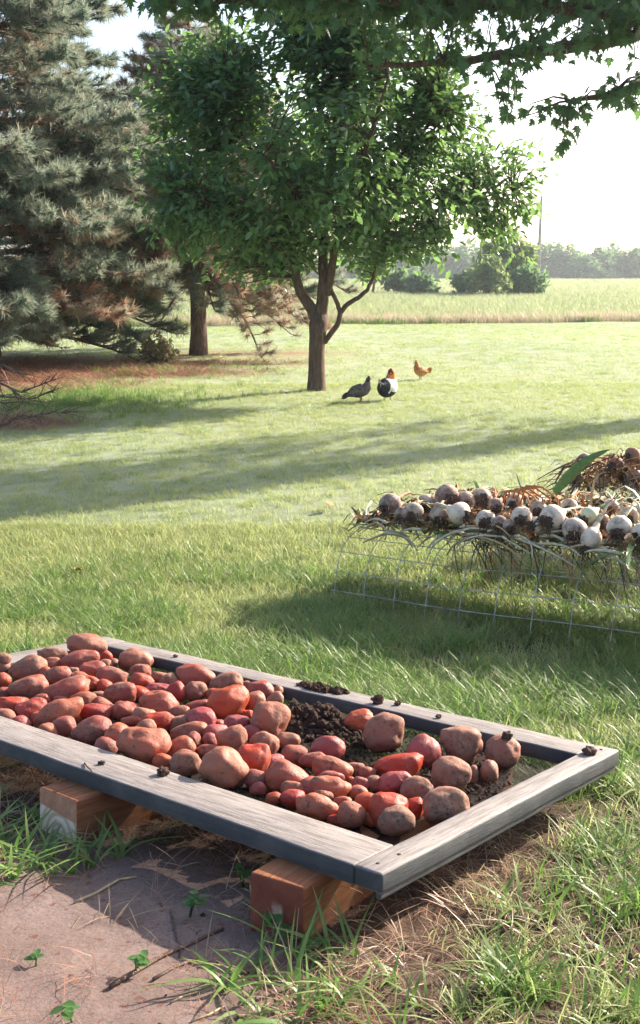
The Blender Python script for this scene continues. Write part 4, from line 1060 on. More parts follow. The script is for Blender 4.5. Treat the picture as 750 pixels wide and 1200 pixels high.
def fruit_tree():
    Y = 13.5; r = random.Random(21); rn = np.random.default_rng(21)
    base = hitg(372, 458); t = empty('fruit_tree', base)
    Y = base.y
    tag(t, 'round crowned broadleaf tree with forked trunk on the lawn behind the hens', 'tree')
    def q(px, py, dy=0): return at(px, py, Y + dy) - base
    tr = MB()
    tr.tube([Vector((0, 0, -.1)), q(371, 456), q(371, 440), q(371, 415), q(372, 395), q(373, 380), q(374, 368)], [.155, .128, .108, .10, .104, .118, .10], 12)
    limbs = [([q(372, 374), q(362, 357), q(352, 343), q(347, 325), q(346, 300), q(338, 262), q(318, 215, .3), q(285, 160, .2), q(262, 110)], [.082, .07, .062, .056, .05, .042, .034, .024, .012]),
             ([q(375, 374), q(378, 352), q(379, 325), q(378, 295), q(380, 255, .2), q(390, 200, .3), q(392, 140, .2), q(388, 80), q(380, 25)], [.09, .075, .066, .058, .05, .042, .034, .024, .012]),
             ([q(383, 345), q(388, 320, -.1), q(392, 295, -.2), q(406, 262, -.4), q(440, 215, -.5), q(480, 170, -.4), q(520, 130, -.3)], [.055, .05, .045, .04, .032, .024, .012]),
             ([q(380, 402), q(386, 393), q(396, 380), q(399, 368), q(396, 357), q(389, 342), q(383, 328), q(378, 310)], [.034, .036, .034, .033, .03, .027, .024, .02]),
             ([q(399, 366), q(408, 356), q(420, 349), q(430, 340), q(437, 326), q(440, 310), q(452, 285)], [.032, .03, .027, .024, .021, .018, .012]),
             ([q(347, 320), q(325, 290, -.4), q(290, 262, -.7), q(250, 240, -.8), q(215, 225, -.8)], [.04, .034, .028, .02, .01]),
             ([q(392, 290), q(430, 272, .3), q(480, 255, .5), q(540, 238, .5), q(600, 222, .4)], [.038, .033, .026, .018, .008]),
             ([q(379, 290), q(372, 250, 1.0), q(350, 190, 1.6), q(330, 140, 1.8)], [.04, .034, .024, .012]),
             ([q(390, 250), q(420, 200, -1.1), q(440, 140, -1.5), q(455, 90, -1.5)], [.04, .032, .022, .012]),
             ([q(380, 250), q(345, 225, -1.2), q(310, 180, -1.7)], [.036, .026, .012])]
    nodes = []
    for ps, rs in limbs:
        cp = []
        for i in range(len(ps) - 1):
            for k in range(3):
                u = k / 3; cp.append((ps[i].lerp(ps[i + 1], u) + Vector(mn.noise_vector(ps[i] * 3 + Vector((k, 0, 0)))) * .012, rs[i] * (1 - u) + rs[i + 1] * u))
        cp.append((ps[-1], rs[-1])); tr.tube([c[0] for c in cp], [c[1] for c in cp], 8)
        nodes += [c for c in cp[len(cp) // 3:]]
    tr.build('trunk', M['fruit_bark'], t)
    # crown: lobes (picture x, y, depth, radius x, radius z in metres)
    lobes = [(250, 130, 0, .95, .85), (225, 215, -.2, .75, .75), (330, 80, .2, 1.0, .8), (420, 75, -.2, 1.0, .75), (300, 230, -.7, .95, .70), (390, 190, -1.2, 1.0, .95), (400, 170, 1.2, 1.1, 1.0),
             (480, 150, 0, .95, .85), (470, 235, -.5, .9, .75), (535, 225, .3, .62, .6), (390, 270, -.4, .9, .45), (320, 280, .3, .8, .38), (490, 280, .2, .6, .4),
             (545, 165, .3, .45, .45), (430, 20, 0, .9, .6), (340, 25, .2, .9, .6), (255, 62, .3, .75, .65), (215, 110, .3, .55, .5), (205, 270, .0, .55, .42), (245, 292, .2, .55, .38), (300, 300, .4, .6, .34), (420, 300, .6, .5, .3), (195, 170, .2, .5, .6), (470, 80, .3, .8, .7), (585, 275, .3, .30, .38)]
    tw = MB(); LP, LD, LN, LT = [], [], [], []
    npos = np.array([n[0] for n in nodes])
    def twig(p, nleaf, sparse=False):
        d2 = ((npos - np.array(p)) ** 2).sum(1) + .35 * np.maximum(0, npos[:, 2] - p.z) ** 2; a = Vector(npos[int(np.argmin(d2))])
        tip = Vector(p); L = (tip - a).length; ps = curve_pts(a, tip, .02 * L, 5, .12, r); tw.tube(ps, [.011, .009, .008, .006, .005, .003], 4, cap=False)
        d = (ps[-1] - ps[-3]).normalized()
        for i in range(nleaf):
            u = r.uniform(.25 if not sparse else .5, 1.08); k = min(4, int(u * 5)); c = ps[k].lerp(ps[k + 1], u * 5 - k) + Vector((r.gauss(0, .075), r.gauss(0, .075), r.gauss(0, .065)))
            dd = Vector((r.gauss(0, .8), r.gauss(0, .8), r.gauss(-.25, .5))) + d * .7
            LP.append(c); LD.append(dd); LN.append(Vector((r.gauss(0, .55), r.gauss(0, .55), 1))); LT.append(min(1, max(0, r.gauss(.42, .26))))
    for px, py, dy, rx, rz in lobes:
        c = q(px, py, dy)
        for _ in range(int(84 * rx * (rx + rz) / 1.5)):
            v = Vector((r.gauss(0, 1), r.gauss(0, 1), r.gauss(0, 1))).normalized() * (r.random() ** .45)
            twig(c + Vector((v.x * rx, v.y * rx * .95, v.z * rz)), 20)
    for _ in range(70):                                      # loose outer sprays on the right side
        px, py = r.uniform(560, 635), r.uniform(150, 290); 
        if (px - 560) / 75 > r.random() * 1.2: continue
        twig(q(px, py, r.uniform(-.3, .6)), 12, True)
    for px, py in ((650, 192), (640, 205), (628, 176), (655, 178), (622, 252), (612, 300), (600, 312), (168, 120), (178, 160), (172, 190)):
        twig(q(px, py, .2), 9, True)
    tw.build('twigs', M['fruit_bark'], t)
    V, Fq, T = leaf_cards(LP, LD, LN, .105, OVAL, LT, 3)
    np_mesh('crown', V, Fq, M['fruit_tree_leaf'], t, T)
fruit_tree()

def conifer(label, base, H, Rmax, zlow, seed, nb, px_trunk=.16, lean=0, dead=.25, only=None, tuft=1.0, dens=1.0, cut=None, sagx=0.0):
    r = random.Random(seed); t = empty('pine_tree', base); tag(t, label, 'tree')
    tr = MB(); n = 12
    tr.tube([Vector((lean * (i / n) ** 2 + .03 * math.sin(i), 0, -.15 + (H + .15) * i / n)) for i in range(n + 1)], [px_trunk * (1.12 if i == 0 else 1 - .9 * i / n) for i in range(n + 1)], 12)
    tr.build('trunk', M['conifer_bark'], t)
    br = MB(); TP, TD, TT, TS = [], [], [], []
    for i in range(nb):
        u = (i + r.random()) / nb; z = zlow + (H - zlow) * u ** 1.15; a = i * 2.4 + r.uniform(-.5, .5)
        L = Rmax * (1 - ((z - zlow) / (H - zlow)) ** 1.3) ** .8 * r.uniform(.72, 1.08) * (1 - .25 * math.exp(-((z - zlow) / .6))) + .25
        if only and not only(a, z): continue
        d = Vector((math.cos(a), math.sin(a), 0)); droop = (r.uniform(.12, .3) + sagx) * (1.15 - u)
        pts = [Vector((lean * (z / H) ** 2, 0, z)) + d * L * s + Vector((0, 0, L * (.22 * s - (droop + .30) * s * s + .22 * s ** 3))) + Vector(mn.noise_vector(Vector((i * 3.1, s * 3, 0)))) * .05 * L * s for s in np.linspace(0, 1, 9)]
        br.tube(pts, [.034 * (1 - .8 * k / 8) * min(1.3, L / 2.2) + .004 for k in range(9)], 5, cap=False)
        deadb = r.random() < dead * .5; side = d.cross(Vector((0, 0, 1)))
        for j in range(int(L * 11 * dens)):
            s = r.uniform(.10, 1.0); k = min(7, int(s * 8)); c = pts[k].lerp(pts[k + 1], s * 8 - k); sg = r.choice((-1, 1))
            sl2 = L * .34 * (1.08 - s) + .14; e = (d * r.uniform(.5, 1.0) + side * sg * r.uniform(.3, 1.0) + Vector((0, 0, r.uniform(-.25, .32)))).normalized()
            q = [c, c + e * sl2 * .55 + Vector((0, 0, -.02)), c + e * sl2 + Vector((0, 0, .05 * sl2))]
            br.tube(q, [.008, .006, .004], 4, cap=False)
            dd = 1.0 if (deadb or s < .34 and r.random() < .4) else 0
            tone = r.gauss(.30, .2) if not dd else r.gauss(.85, .14)
            for m in range(r.choice((2, 3, 3, 4))):
                w = r.uniform(.35, 1.05); p = q[0].lerp(q[1], w * 2) if w < .5 else q[1].lerp(q[2], w * 2 - 1)
                if cut and cut(p): continue
                TP.append(p); TD.append((e + Vector((r.gauss(0, .35), r.gauss(0, .35), r.gauss(.12, .3)))).normalized()); TT.append(min(1, max(0, tone + r.gauss(0, .12)))); TS.append(r.uniform(.8, 1.2))
    br.build('branches', M['conifer_bark'], t)
    rn = np.random.default_rng(seed); P, D, T, S = np.array(TP), np.array(TD), np.array(TT), np.array(TS)
    K = 26; n = len(P)
    axis = D[:, None, :]; rnd = rn.normal(size=(n, K, 3)); dirs = axis * rn.uniform(.25, 1.1, (n, K, 1)) + rnd * .42
    dirs /= np.linalg.norm(dirs, axis=2, keepdims=True)
    L = (.125 * tuft * S)[:, None] * rn.uniform(.7, 1.15, (n, K)); o = P[:, None, :] + axis * (rn.uniform(-.5, .35, (n, K)) * .12 * tuft)[..., None]
    sd = np.cross(dirs, rn.normal(size=(n, K, 3))); sd /= np.linalg.norm(sd, axis=2, keepdims=True); wd = .0046 * tuft
    V = np.stack([o - sd * wd, o + sd * wd, o + dirs * L[..., None]], 2).reshape(-1, 3)
    np_mesh('crown', V, np.arange(len(V)).reshape(-1, 3), M['conifer_needle'], t, np.repeat(np.clip(T[:, None] + rn.normal(0, .06, (n, K)), 0, 1).ravel(), 3))
    return t
def place_conifers():
    b = at(-15, 428, 17.3); b.z = 0
    conifer('big grey green pine filling the left side, branches drooping to the mulch', b, 12.0, 3.25, .5, 5, 235, .22, 0, .25, None, 1.35, 1.9)
    b = hitg(232, 414)
    conifer('second pine with bare brown trunk standing between the big pine and the fruit tree', b, 5.9, 2.9, 1.15, 8, 110, .17, 0, 1.3, None, 1.3, 1.9, None, .24)
place_conifers()

def maple():
    r = random.Random(33); base = Vector((7.6, 14.0, 0)); t = empty('maple_tree', base)
    tag(t, 'maple whose dark leafy branches hang across the top of the picture', 'tree')
    tr = MB(); tr.tube([Vector((0, 0, -.2)), Vector((0, 0, .6)), Vector((-.05, -.05, 1.8)), Vector((-.1, -.1, 3.2)), Vector((0, 0, 5)), Vector((.2, .2, 7.5)), Vector((.2, .3, 9.5))], [.42, .34, .30, .27, .2, .13, .05], 14)
    hub = Vector((-.1, -.1, 3.2))
    def q(px, py, y): return at(px, py, y) - base
    limbs = [[hub, q(900, -60, 12.3), q(760, 20, 11.0), q(640, 8, 10.5), q(520, 5, 10.3), q(400, -2, 10.2), q(270, 0, 10.2), q(190, 5, 10.2)],
             [hub, q(860, -10, 11.5), q(740, 45, 10.6), q(620, 62, 10.3), q(520, 75, 10.2), q(430, 79, 10.2)],
             [hub + Vector((0, 0, .4)), q(900, -150, 12), q(700, -90, 10.8), q(500, -80, 10.4), q(300, -60, 10.3)],
             [hub, q(900, 60, 11.5), q(800, 90, 10.6), q(720, 110, 10.4), q(670, 118, 10.3)],
             [Vector((0, 0, 5)), Vector((-2.5, -1, 6.2)), Vector((-4.5, -1.5, 6.6))], [Vector((0, 0, 5)), Vector((1.5, 2, 6.5)), Vector((2.5, 3.5, 7.4))],
             [Vector((0, 0, 4.6)), Vector((2.2, 1.6, 6.4)), Vector((3.6, 2.8, 7.2))], [Vector((0, 0, 6)), Vector((-1.6, 1.8, 7.6)), Vector((-2.6, 3, 8.4))]]
    nodes = []
    for k, ps in enumerate(limbs):
        cp = []
        for i in range(len(ps) - 1):
            for j in range(4): cp.append(ps[i].lerp(ps[i + 1], j / 4) + Vector(mn.noise_vector(ps[i] + Vector((j, k, 0)))) * .03)
        cp.append(ps[-1]); n = len(cp); tr.tube(cp, [.085 * (1 - .88 * i / n) ** 1.1 + .006 for i in range(n)], 7); nodes += cp[3:]
    tr.build('trunk', M['fruit_bark'], t)
    npos = np.array(nodes); tw = MB(); LP, LD, LN, LT = [], [], [], []
    kx, ky = math.sin(SUN_AZ) / math.tan(SUN_EL), math.cos(SUN_AZ) / math.tan(SUN_EL)
    def shades_lit_lawn(p):
        wp = p + base; ipx, ipy = proj(wp.x, wp.y, wp.z)
        if ipy > -15 and ipx < 775: return False
        for gz in (0, .2, .45):                              # the lawn strip in front of the shade band and the tray stay in the sun
            sx, sy = wp.x - kx * (wp.z - gz), wp.y - ky * (wp.z - gz)
            if sy < 2.2:
                if -3 < sx < 3: return True
                continue
            gx, gy = proj(sx, sy, gz * .6)
            if -260 < gx < 1050 and not (lin(gx, [0, 300, 500, 750], [478, 478, 462, 440]) < gy < lin(gx, [0, 400, 750], [616, 566, 508])): return True
        return False
    def spray(p, nl, sp):
        a = Vector(npos[int(np.argmin(((npos - np.array(p)) ** 2).sum(1)))]); a = p + (a - p) * min(1, 1.0 / max(.01, (a - p).length)); ps = curve_pts(a, p, .05, 5, .1, r)
        if not (shades_lit_lawn(p) or shades_lit_lawn(a)): tw.tube(ps, [.012, .01, .008, .006, .005, .003], 4, cap=False)
        for i in range(nl):
            u = r.uniform(.3, 1.05); k = min(4, int(u * 5)); c = ps[k].lerp(ps[k + 1], u * 5 - k) + Vector((r.gauss(0, sp), r.gauss(0, sp), r.gauss(-.02, sp * .7)))
            if shades_lit_lawn(c): continue
            LP.append(c); LD.append(Vector((r.gauss(0, .55), r.gauss(0, .55), r.gauss(-.75, .4)))); LN.append(Vector((r.gauss(0, .7), r.gauss(-.5, .6), .7))); LT.append(min(1, max(0, r.gauss(.4, .22))))
    def low(px): return lin(px, [100, 165, 215, 270, 340, 400, 450, 500, 560, 605, 640, 672, 690, 712, 730, 760, 900], [-30, 26, 44, 40, 46, 52, 82, 96, 98, 126, 98, 96, 108, 80, 88, 130, 150])
    for _ in range(1050):
        px = r.uniform(130, 950); py = r.uniform(-210, 0) if r.random() < .35 else r.uniform(-40, 175)
        if py > low(px) - 16 * r.random() - 22: continue
        spray(q(px, py, r.uniform(9.6, 11.2)), 8, .085)
    for px, py in ((655, 150), (665, 158), (678, 128), (702, 112), (735, 112), (742, 122), (600, 146), (590, 138), (612, 128), (245, 18), (172, 10)):
        for _ in range(2): spray(q(px + r.uniform(-8, 8), py + r.uniform(-8, 4), r.uniform(9.9, 10.5)), 7, .06)
    for _ in range(1700):                                     # main crown, up and to the right of the frame
        v = Vector((r.gauss(0, 1), r.gauss(0, 1), r.gauss(0, 1))).normalized() * r.random() ** .4
        p = Vector((0 + v.x * 5.6, .6 + v.y * 4.6, 6.6 + v.z * 3.4)); wp = p + base
        ipx, ipy = proj(wp.x, wp.y, wp.z)
        if (ipy > -20 and ipx < 775) or shades_lit_lawn(p): continue
        spray(p, 9, .16)
    tw.build('twigs', M['fruit_bark'], t)
    V, Fq, T = leaf_cards(LP, LD, LN, .110, MAPLE, LT, 5, .3)
    np_mesh('crown', V, Fq, M['maple_leaf'], t, T)
maple()

# ------------------------------------------------------------------ hens
def hen(label, px, py, head, spine, mats, matf, parts, seed):
    """spine: (x forward, z, half width, half height) rings; one continuous skin"""
    p = hitg(px, py); p.z = Ghs(p.x, p.y)
    t = empty('hen', p, (0, 0, head)); tag(t, label, 'hen', 'hens on the lawn')
    n = 16; V, Fq, mi = [], [], []; S = [Vector((s[0], s[4] if len(s) > 4 else 0, s[1])) for s in spine]
    fine = []
    for i in range(len(S) - 1):                             # smooth the spine
        for k in range(4):
            u = k / 4; g = lambda a: [spine[max(0, min(len(S) - 1, a))][j] if j < len(spine[max(0, min(len(S) - 1, a))]) else 0 for j in range(5)]
            a, b, c, d = g(i - 1), g(i), g(i + 1), g(i + 2)
            fine.append([.5 * (2 * b[j] + (c[j] - a[j]) * u + (2 * a[j] - 5 * b[j] + 4 * c[j] - d[j]) * u * u + (3 * b[j] - a[j] - 3 * c[j] + d[j]) * u ** 3) for j in range(5)])
    fine.append([spine[-1][j] if j < len(spine[-1]) else 0 for j in range(5)])
    m = len(fine)
    for i, f in enumerate(fine):
        a, b = fine[max(0, i - 1)], fine[min(m - 1, i + 1)]
        d = Vector((b[0] - a[0], b[4] - a[4], b[1] - a[1])).normalized(); sd = Vector((0, 1, 0)); sd = (sd - d * sd.dot(d)).normalized(); up = sd.cross(d) * -1; up = d.cross(sd) * -1
        for k in range(n):
            an = 2 * math.pi * k / n; q = Vector((f[0], f[4], f[1])) + sd * math.cos(an) * max(.002, f[2]) + up * math.sin(an) * max(.002, f[3])
            q += Vector(mn.noise_vector(q * 40)) * .003; V.append(q)
    for i in range(m - 1):
        for k in range(n):
            Fq.append((i * n + k, i * n + (k + 1) % n, (i + 1) * n + (k + 1) % n, (i + 1) * n + k)); mi.append(matf(i / (m - 1), V[i * n + k]))
    Fq += [tuple(range(n)), tuple((m - 1) * n + k for k in range(n))]; mi += [mi[0], mi[-1]]
    b = MB(); b.v = [tuple(v) for v in V]; b.f = Fq; b.m = mi; b.att = [0]; b.build('body', [M[k] for k in mats], t)
    for nm, mk, fn in parts:
        b = MB(); fn(b); b.build(nm, M[mk], t)
    return t
def feather_fan(base, tips, w):
    def fn(b):
        base_ = Vector(base)
        for k, tp in enumerate(tips):
            tp = Vector(tp); d = tp - base_; s = d.cross(Vector((0, 1, 0))).normalized() if abs(d.normalized().y) < .9 else Vector((0, 0, 1)); y = Vector((0, .006 * (k - len(tips) / 2), 0)); th = Vector((0, .003, 0))
            for sg in (-1, 1):
                V = [base_ + y - s * w * .4 + th * sg, base_ + y + s * w * .4 + th * sg, base_ + d * .6 + y * 2 + s * w + th * sg, tp + y * 3, base_ + d * .6 + y * 2 - s * w + th * sg]
                b.add(V, [(0, 1, 2, 4), (2, 3, 4)] if sg > 0 else [(1, 0, 4, 2), (3, 2, 4)])
    return fn
def leg_fn(x, y, z):
    def fn(b):
        b.tube([(x - .01, y, z), (x + .012, y, z * .5), (x, y, .004)], [.014, .007, .006], 6)
        for a in (-.5, 0, .5): b.tube([(x, y, .006), (x + .04 * math.cos(a), y + .04 * math.sin(a), .003)], [.005, .002], 5)
        b.tube([(x, y, .006), (x - .02, y, .003)], [.004, .002], 5)
    return fn
def beak_fn(p, d):
    def fn(b):
        p_, d_ = Vector(p), Vector(d); b.tube([p_ - d_ * .006, p_ + d_ * .010, p_ + d_ * .022 + Vector((0, 0, -.003))], [.008, .006, .001], 6)
    return fn
def comb_fn(p, d, s=1.0):
    def fn(b):
        p_, d_ = Vector(p), Vector(d).normalized()
        for k in range(4):
            c = p_ + d_ * (.010 * k - .015) * s; b.tube([c, c + Vector((0, 0, .010 * s)) - d_ * .002, c + Vector((0, 0, (.020 - .003 * abs(k - 1.5)) * s)) - d_ * .006 * s], [.006 * s, .005 * s, .001], 5)
    return fn
def wing_fn(side, x0, z0, L, h, drop):
    def fn(b):
        V, Q = [], []
        for i in range(9):
            u = i / 8; hh = h * math.sin(math.pi * min(.97, .15 + u * .85)) ** .8
            for k in range(5):
                w = k / 4 * 2 - 1; V.append((x0 - L * u, side * (.064 + .020 * (1 - w * w) - .028 * u + .0), z0 - drop * u + hh * w))
        for i in range(8):
            for k in range(4): q = (i * 5 + k, i * 5 + k + 1, i * 5 + k + 6, i * 5 + k + 5); Q.append(q if side > 0 else q[::-1])
        b.add(V, Q)
    return fn
hen('charcoal grey hen standing leftmost, tail low, beside the tree', 420, 472, -.25,
    [(-.155, .060, .012, .010), (-.12, .085, .035, .03), (-.05, .118, .075, .07), (.03, .140, .082, .080), (.085, .170, .062, .066), (.105, .215, .036, .042), (.110, .252, .027, .029), (.118, .280, .026, .025), (.122, .300, .010, .008)],
    ['feather_grey', 'feather_dark'], lambda u, v: 1 if u > .70 or u < .18 else 0,
    [('tail', 'feather_dark', feather_fan((-.10, 0, .085), [(-.20, 0, .035), (-.205, .01, .055), (-.195, -.01, .075), (-.185, 0, .09)], .022)), ('wing', 'feather_grey', wing_fn(-1, .06, .145, .19, .048, .06)), ('wing', 'feather_grey', wing_fn(1, .06, .145, .19, .048, .06)),
     ('leg', 'hen_leg', leg_fn(.02, .03, .08)), ('leg', 'hen_leg', leg_fn(.02, -.03, .08)), ('beak', 'beak', beak_fn((.145, 0, .276), (1, 0, -.1))), ('comb', 'comb', comb_fn((.122, 0, .30), (1, 0, 0), .7))], 1)
hen('black and white hen with orange neck preening itself, middle of the three', 453, 470, math.radians(62),
    [(-.17, .215, .014, .012), (-.14, .19, .035, .035), (-.08, .165, .088, .095), (0, .15, .118, .118), (.07, .175, .105, .105), (.105, .235, .072, .07), (.095, .290, .05, .052, -.012), (.07, .325, .042, .042, -.025), (.035, .335, .034, .034, -.035), (.015, .325, .018, .018, -.04)],
    ['feather_black', 'feather_white', 'feather_orange', 'feather_red'], lambda u, v: 3 if u > .86 else 2 if u > .60 else 1 if (v.y < -.028 and v.z > .10 and u > .22) or (u > .5) else 0,
    [('tail', 'feather_black', feather_fan((-.13, .01, .18), [(-.22, .02, .20), (-.215, .0, .235), (-.20, .02, .26), (-.18, .0, .275)], .024)),
     ('wing', 'feather_black', wing_fn(1, .07, .17, .20, .062, .05)), ('leg', 'hen_leg', leg_fn(.01, .04, .08)), ('leg', 'hen_leg', leg_fn(.01, -.04, .08)),
     ('beak', 'beak', beak_fn((.002, -.045, .318), (-.8, -.3, -.5))), ('comb', 'comb', comb_fn((.032, -.034, .366), (-1, 0, 0)))], 2)
hen('small orange hen standing farthest back at the right', 494, 445, math.radians(197),
    [(-.10, .125, .02, .018), (-.06, .118, .05, .045), (0, .115, .068, .066), (.05, .135, .062, .066), (.075, .175, .042, .048), (.078, .215, .028, .032), (.085, .243, .024, .024), (.092, .262, .010, .008)],
    ['feather_orange', 'feather_buff'], lambda u, v: 1 if .2 < u < .5 else 0,
    [('tail', 'feather_orange', feather_fan((-.07, 0, .12), [(-.165, 0, .10), (-.17, 0, .13), (-.16, 0, .155), (-.145, 0, .17)], .022)), ('wing', 'feather_orange', wing_fn(1, .045, .125, .13, .036, .02)), ('wing', 'feather_orange', wing_fn(-1, .045, .125, .13, .036, .02)),
     ('leg', 'hen_leg', leg_fn(.01, .028, .075)), ('leg', 'hen_leg', leg_fn(.01, -.028, .075)), ('beak', 'beak', beak_fn((.108, 0, .243), (1, 0, -.2))), ('comb', 'comb', comb_fn((.09, 0, .262), (1, 0, 0), .8))], 3)

# ------------------------------------------------------------------ shrubs and far trees
def leafy_mass(lobes, n, size, seed, mk, up=.5):
    """leaf cards through the volume of several lobes: list of (centre, rx, ry, rz)"""
    r = np.random.default_rng(seed); wt = np.array([l[1] * l[3] for l in lobes]); wt /= wt.sum(); P, D, N_, T = [], [], [], []
    clump = r.normal(size=(400, 3)); clump /= np.linalg.norm(clump, axis=1, keepdims=True)
    for l, w in zip(lobes, wt):
        k = int(n * w) + 8; nc = max(6, k // 14)
        cc = r.normal(size=(nc, 3)); cc /= np.linalg.norm(cc, axis=1, keepdims=True); cc *= r.uniform(.55, 1, (nc, 1)) ** .5
        idx = r.integers(0, nc, k); p = (cc[idx] + r.normal(0, .13, (k, 3))) * np.array(l[1:4]) + np.array(l[0])
        P.append(p); d = r.normal(size=(k, 3)); D.append(d); N_.append(r.normal(0, .6, (k, 3)) + np.array([0, 0, up])); T.append(np.clip(r.normal(.42, .18, nc)[idx] + r.normal(0, .1, k), 0, 1))
    V, Fq, T = leaf_cards(np.concatenate(P), np.concatenate(D), np.concatenate(N_), size, OVAL, np.concatenate(T), seed, .4)
    return V, Fq, T
def bush(name, label, cat, px, py, ytop, w, seed, mk, n, size, nl=6, group=None, trunk=False, bark='conifer_bark'):
    b = hitg(px, py); b.z = Ghs(b.x, b.y); r = random.Random(seed); D = depth(b); W = w * D / F / 2; H = (py - ytop) * D / F
    t = empty(name, b); tag(t, label, cat, group); lobes = []; z0 = .22 * H if trunk else 0
    for i in range(nl):
        a = i * 2.4; q = W * .52 * math.sqrt((i + .3) / nl); k = r.uniform(.75, 1.1)
        lobes.append(((q * math.cos(a) * 1.1, q * math.sin(a), z0 + (H - z0) * (.38 + .27 * (1 - i / nl) * r.uniform(.6, 1.2))), W * .50 * k, W * .5 * k, (H - z0) * .36 * k))
    V, Fq, T = leafy_mass(lobes, n, size, seed, mk)
    m = MB(); h2 = H * .55
    for i in range(3 if not trunk else 1):
        a = i * 2.1; m.tube([(0, 0, -.1), (math.cos(a) * W * .1, math.sin(a) * W * .1, h2 * .5), (math.cos(a) * W * .3, math.sin(a) * W * .3, h2)], [W * .05 + .02, W * .04 + .015, W * .015 + .006], 6)
    for l in lobes: m.tube([(0, 0, h2 * .45), Vector(l[0]) * .6, l[0]], [W * .03 + .01, W * .02, W * .008], 5)
    m.build('trunk', M[bark], t); V = V[:]; V[:, 2] = np.maximum(V[:, 2], .02)
    np_mesh('crown', V, Fq, M[mk], t, T); return t
bush('field_tree', 'rounded green tree in the field, behind the pale bush and left of the pole', 'tree', 588, 346, 274, 82, 1, 'bush_leaf', 3200, .36, 9, None, True)
bush('field_bush', 'pale olive bush in the field in front of the rounded tree', 'bush', 570, 348, 304, 54, 2, 'bush_leaf', 1800, .3)
bush('field_bush', 'dark round bush at the right end of the field thicket', 'bush', 612, 347, 311, 48, 3, 'far_leaf', 1800, .32)
bush('field_bush', 'small dark bush at the left end of the field thicket', 'bush', 545, 347, 318, 30, 4, 'far_leaf', 1000, .3)
bush('field_bush', 'dark low bush in the field below the fruit tree crown', 'bush', 492, 346, 321, 40, 5, 'far_leaf', 1400, .3)
bush('field_bush', 'dark low bush in the field nearest the fruit tree trunk', 'bush', 466, 345, 318, 34, 6, 'far_leaf', 1400, .3)
bush('field_tree', 'light green field tree seen between fruit tree trunk and low crown', 'tree', 436, 345, 292, 54, 7, 'bush_leaf', 2400, .34, 7, None, True)
bush('dry_shrub', 'scrubby half dry bush at the right end of the needle mulch', 'bush', 186, 428, 394, 52, 8, 'dry_bush_leaf', 1500, .065, 9)
def far_trees():
    r = random.Random(50); protos = []
    names = ['tall', 'broad', 'pale', 'lower', 'rounded']
    spots = [(338, 290, 44), (362, 296, 40), (388, 289, 46), (415, 294, 42), (440, 288, 44), (468, 291, 44), (495, 287, 46), (522, 292, 42), (548, 290, 44), (575, 288, 46), (603, 294, 40), (626, 296, 32), (645, 291, 34), (664, 288, 36), (684, 287, 38),
             (704, 291, 30), (718, 293, 28), (737, 288, 36), (758, 287, 38), (782, 290, 40), (806, 287, 44)]
    lab = {338: 'far tree glimpsed under the leftmost limb of the fruit tree', 362: 'far tree behind the fork of the fruit tree trunk', 388: 'far tree behind the curved low branch of the fruit tree', 415: 'far tree left of the light green field tree', 440: 'far tree hidden behind the light green field tree', 468: 'far tree behind the dark low bush nearest the fruit tree', 495: 'far tree behind the second dark low bush', 522: 'far tree in the gap left of the field thicket', 548: 'far tree behind the left end of the field thicket', 575: 'far tree behind the pale olive bush', 603: 'far tree behind the right end of the field thicket', 782: 'far tree just outside the right edge of the picture', 806: 'outermost far tree beyond the right edge of the picture', 626: 'hazy far tree directly behind the foot of the pole', 645: 'hazy blue far tree just right of the pole', 664: 'hazy far tree, second crown to the right of the pole', 684: 'widest hazy far tree in the middle of the visible treeline',
           704: 'lower hazy far tree in the dip of the treeline', 718: 'palest low far tree right of the dip in the treeline', 737: 'broad hazy far tree just inside the right picture edge', 758: 'hazy far tree cut by the right edge of the picture'}
    for i in range(5):
        lobes = []
        for k in range(7):
            a = k * 2.4; q = .30 * math.sqrt((k + .2) / 7); lobes.append(((q * math.cos(a) * 1.15, q * math.sin(a) * 1.15, .42 + .30 * (1 - k / 7) * r.uniform(.5, 1.3)), .21 * r.uniform(.7, 1.3), .22, .23 * r.uniform(.7, 1.3)))
        lobes.append(((0, 0, .24), .46, .34, .26)); lobes.append(((.1, .1, .12), .5, .36, .18)); lobes.append(((-.2, -.1, .14), .4, .36, .18)); V, Fq, T = leafy_mass(lobes, 2600, .085, 60 + i, 'far_leaf')
        V[:, 2] = np.maximum(V[:, 2], .01); c = np_mesh('crown', V, Fq, M['far_leaf'], None, T, True, False)
        m = MB(); m.tube([(0, 0, -.02), (.01, 0, .25), (0, .01, .6)], [.03, .024, .01], 6)
        for a in (0, 2, 4): m.tube([(0, 0, .25), (.14 * math.cos(a), .14 * math.sin(a), .5)], [.015, .006], 5)
        tr = m.build('trunk', M['conifer_bark']); COL.objects.unlink(tr); protos.append((c, tr))
    for k, (px, yt, w) in enumerate(spots):
        Y = 225 + r.uniform(-8, 14); b = at(px, 325, Y); b.z = Ghs(b.x, b.y); H = (326 - yt + [3, -6, 1, -3, 5, -1, -7, 2][k % 8]) * Y / F; Wd = w * 1.25 * Y / F
        t = empty('distant_tree', b, (0, 0, r.uniform(0, 6))); t.scale = (Wd * 1.05, Wd * 1.05, H * 1.02)
        tag(t, lab.get(px, 'hazy distant treeline tree mostly hidden behind the nearer foliage'), 'tree', 'trees of the far treeline')
        for src in protos[k % 5]:
            c = src.copy(); COL.objects.link(c); c.parent = t
far_trees()
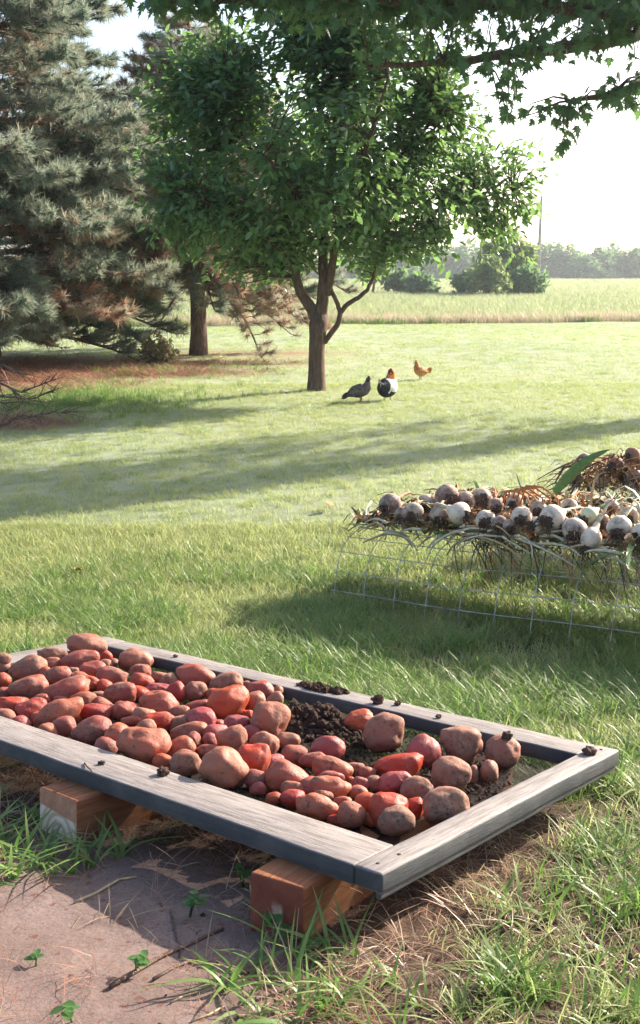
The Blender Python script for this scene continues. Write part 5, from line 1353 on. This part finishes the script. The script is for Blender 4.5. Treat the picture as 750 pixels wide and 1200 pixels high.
def pole():
    b = at(630.5, 325, 150.0); b.z = Ghs(b.x, b.y); t = empty('utility_pole', b); tag(t, 'thin grey pole standing in the field before the far treeline', 'pole')
    m = MB(); m.tube([(0, 0, -.2), (0, 0, 5), (0, 0, 11.2)], [.24, .21, .16], 8); m.build('shaft', M['pole'], t)
    m = MB(); m.tube([(0, 0, 11.2), (0, 0, 11.5)], [.14, .08], 8); m.build('cap', M['pole'], t)
pole()
def dead_branch(label, mains, y, seed):
    r = random.Random(seed); b = MB()
    for ps, rad in mains:
        q = [at(px, py, y + dy) for px, py, dy in ps]; g = []
        for i in range(len(q) - 1):
            for k in range(4): g.append(q[i].lerp(q[i + 1], k / 4) + Vector((r.gauss(0, .006), r.gauss(0, .006), r.gauss(0, .006))))
        g.append(q[-1]); n = len(g); b.tube(g, [rad * (1 - .8 * i / n) for i in range(n)], 6)
        for i in range(2, n - 1):
            for _ in range(3):
                d = (g[i + 1] - g[i]).normalized() + Vector((r.gauss(0, .6), r.gauss(0, .6), r.gauss(0, .45))); L = r.uniform(.06, .22); c = g[i].lerp(g[i + 1], r.random()); b.tube([c, c + d * L * .5, c + d * L + Vector((0, 0, -.02))], [rad * .35, rad * .25, .001], 4)
    tag(b.build('dead_branch', M['dead_wood']), label, 'branch', 'dead branches under the pine')
dead_branch('tangle of bare reddish branches at the left edge above the mulch', [([(-60, 430, 0), (-10, 446, -.1), (25, 460, -.2), (60, 446, -.3)], .022), ([(-50, 450, 0), (0, 464, -.1), (35, 468, -.3), (64, 458, -.4)], .017), ([(-40, 425, .2), (5, 428, .1), (30, 440, 0)], .015), ([(-40, 470, -.2), (5, 472, -.3), (40, 470, -.4)], .014)], 12.0, 1)
dead_branch('single dead branch lying low on the mulch patch at the left edge', [([(-20, 506, 0), (12, 495, .0), (22, 488, .0), (48, 485, .05), (80, 482, .1)], .014), ([(12, 495, 0), (8, 484, .1), (12, 478, .1)], .008)], 10.3, 2)

# ------------------------------------------------------------------ the air
def haze():
    bm = bmesh.new(); bmesh.ops.create_cube(bm, size=1)
    bmesh.ops.scale(bm, vec=(2300, 1460, 13.2), verts=bm.verts); bmesh.ops.translate(bm, vec=(0, 640, 5.1), verts=bm.verts)
    m, nt, out = mat('pale_air'); v = nt.nodes.new('ShaderNodeVolumePrincipled'); v.inputs['Color'].default_value = (.86, .94, 1, 1); v.inputs['Density'].default_value = .0006; v.inputs['Anisotropy'].default_value = .3
    nt.links.new(v.outputs[0], out.inputs['Volume']); o = bm_obj('haze', bm, m); o.display_type = 'BOUNDS'; tag(o, kind='stuff')
haze()
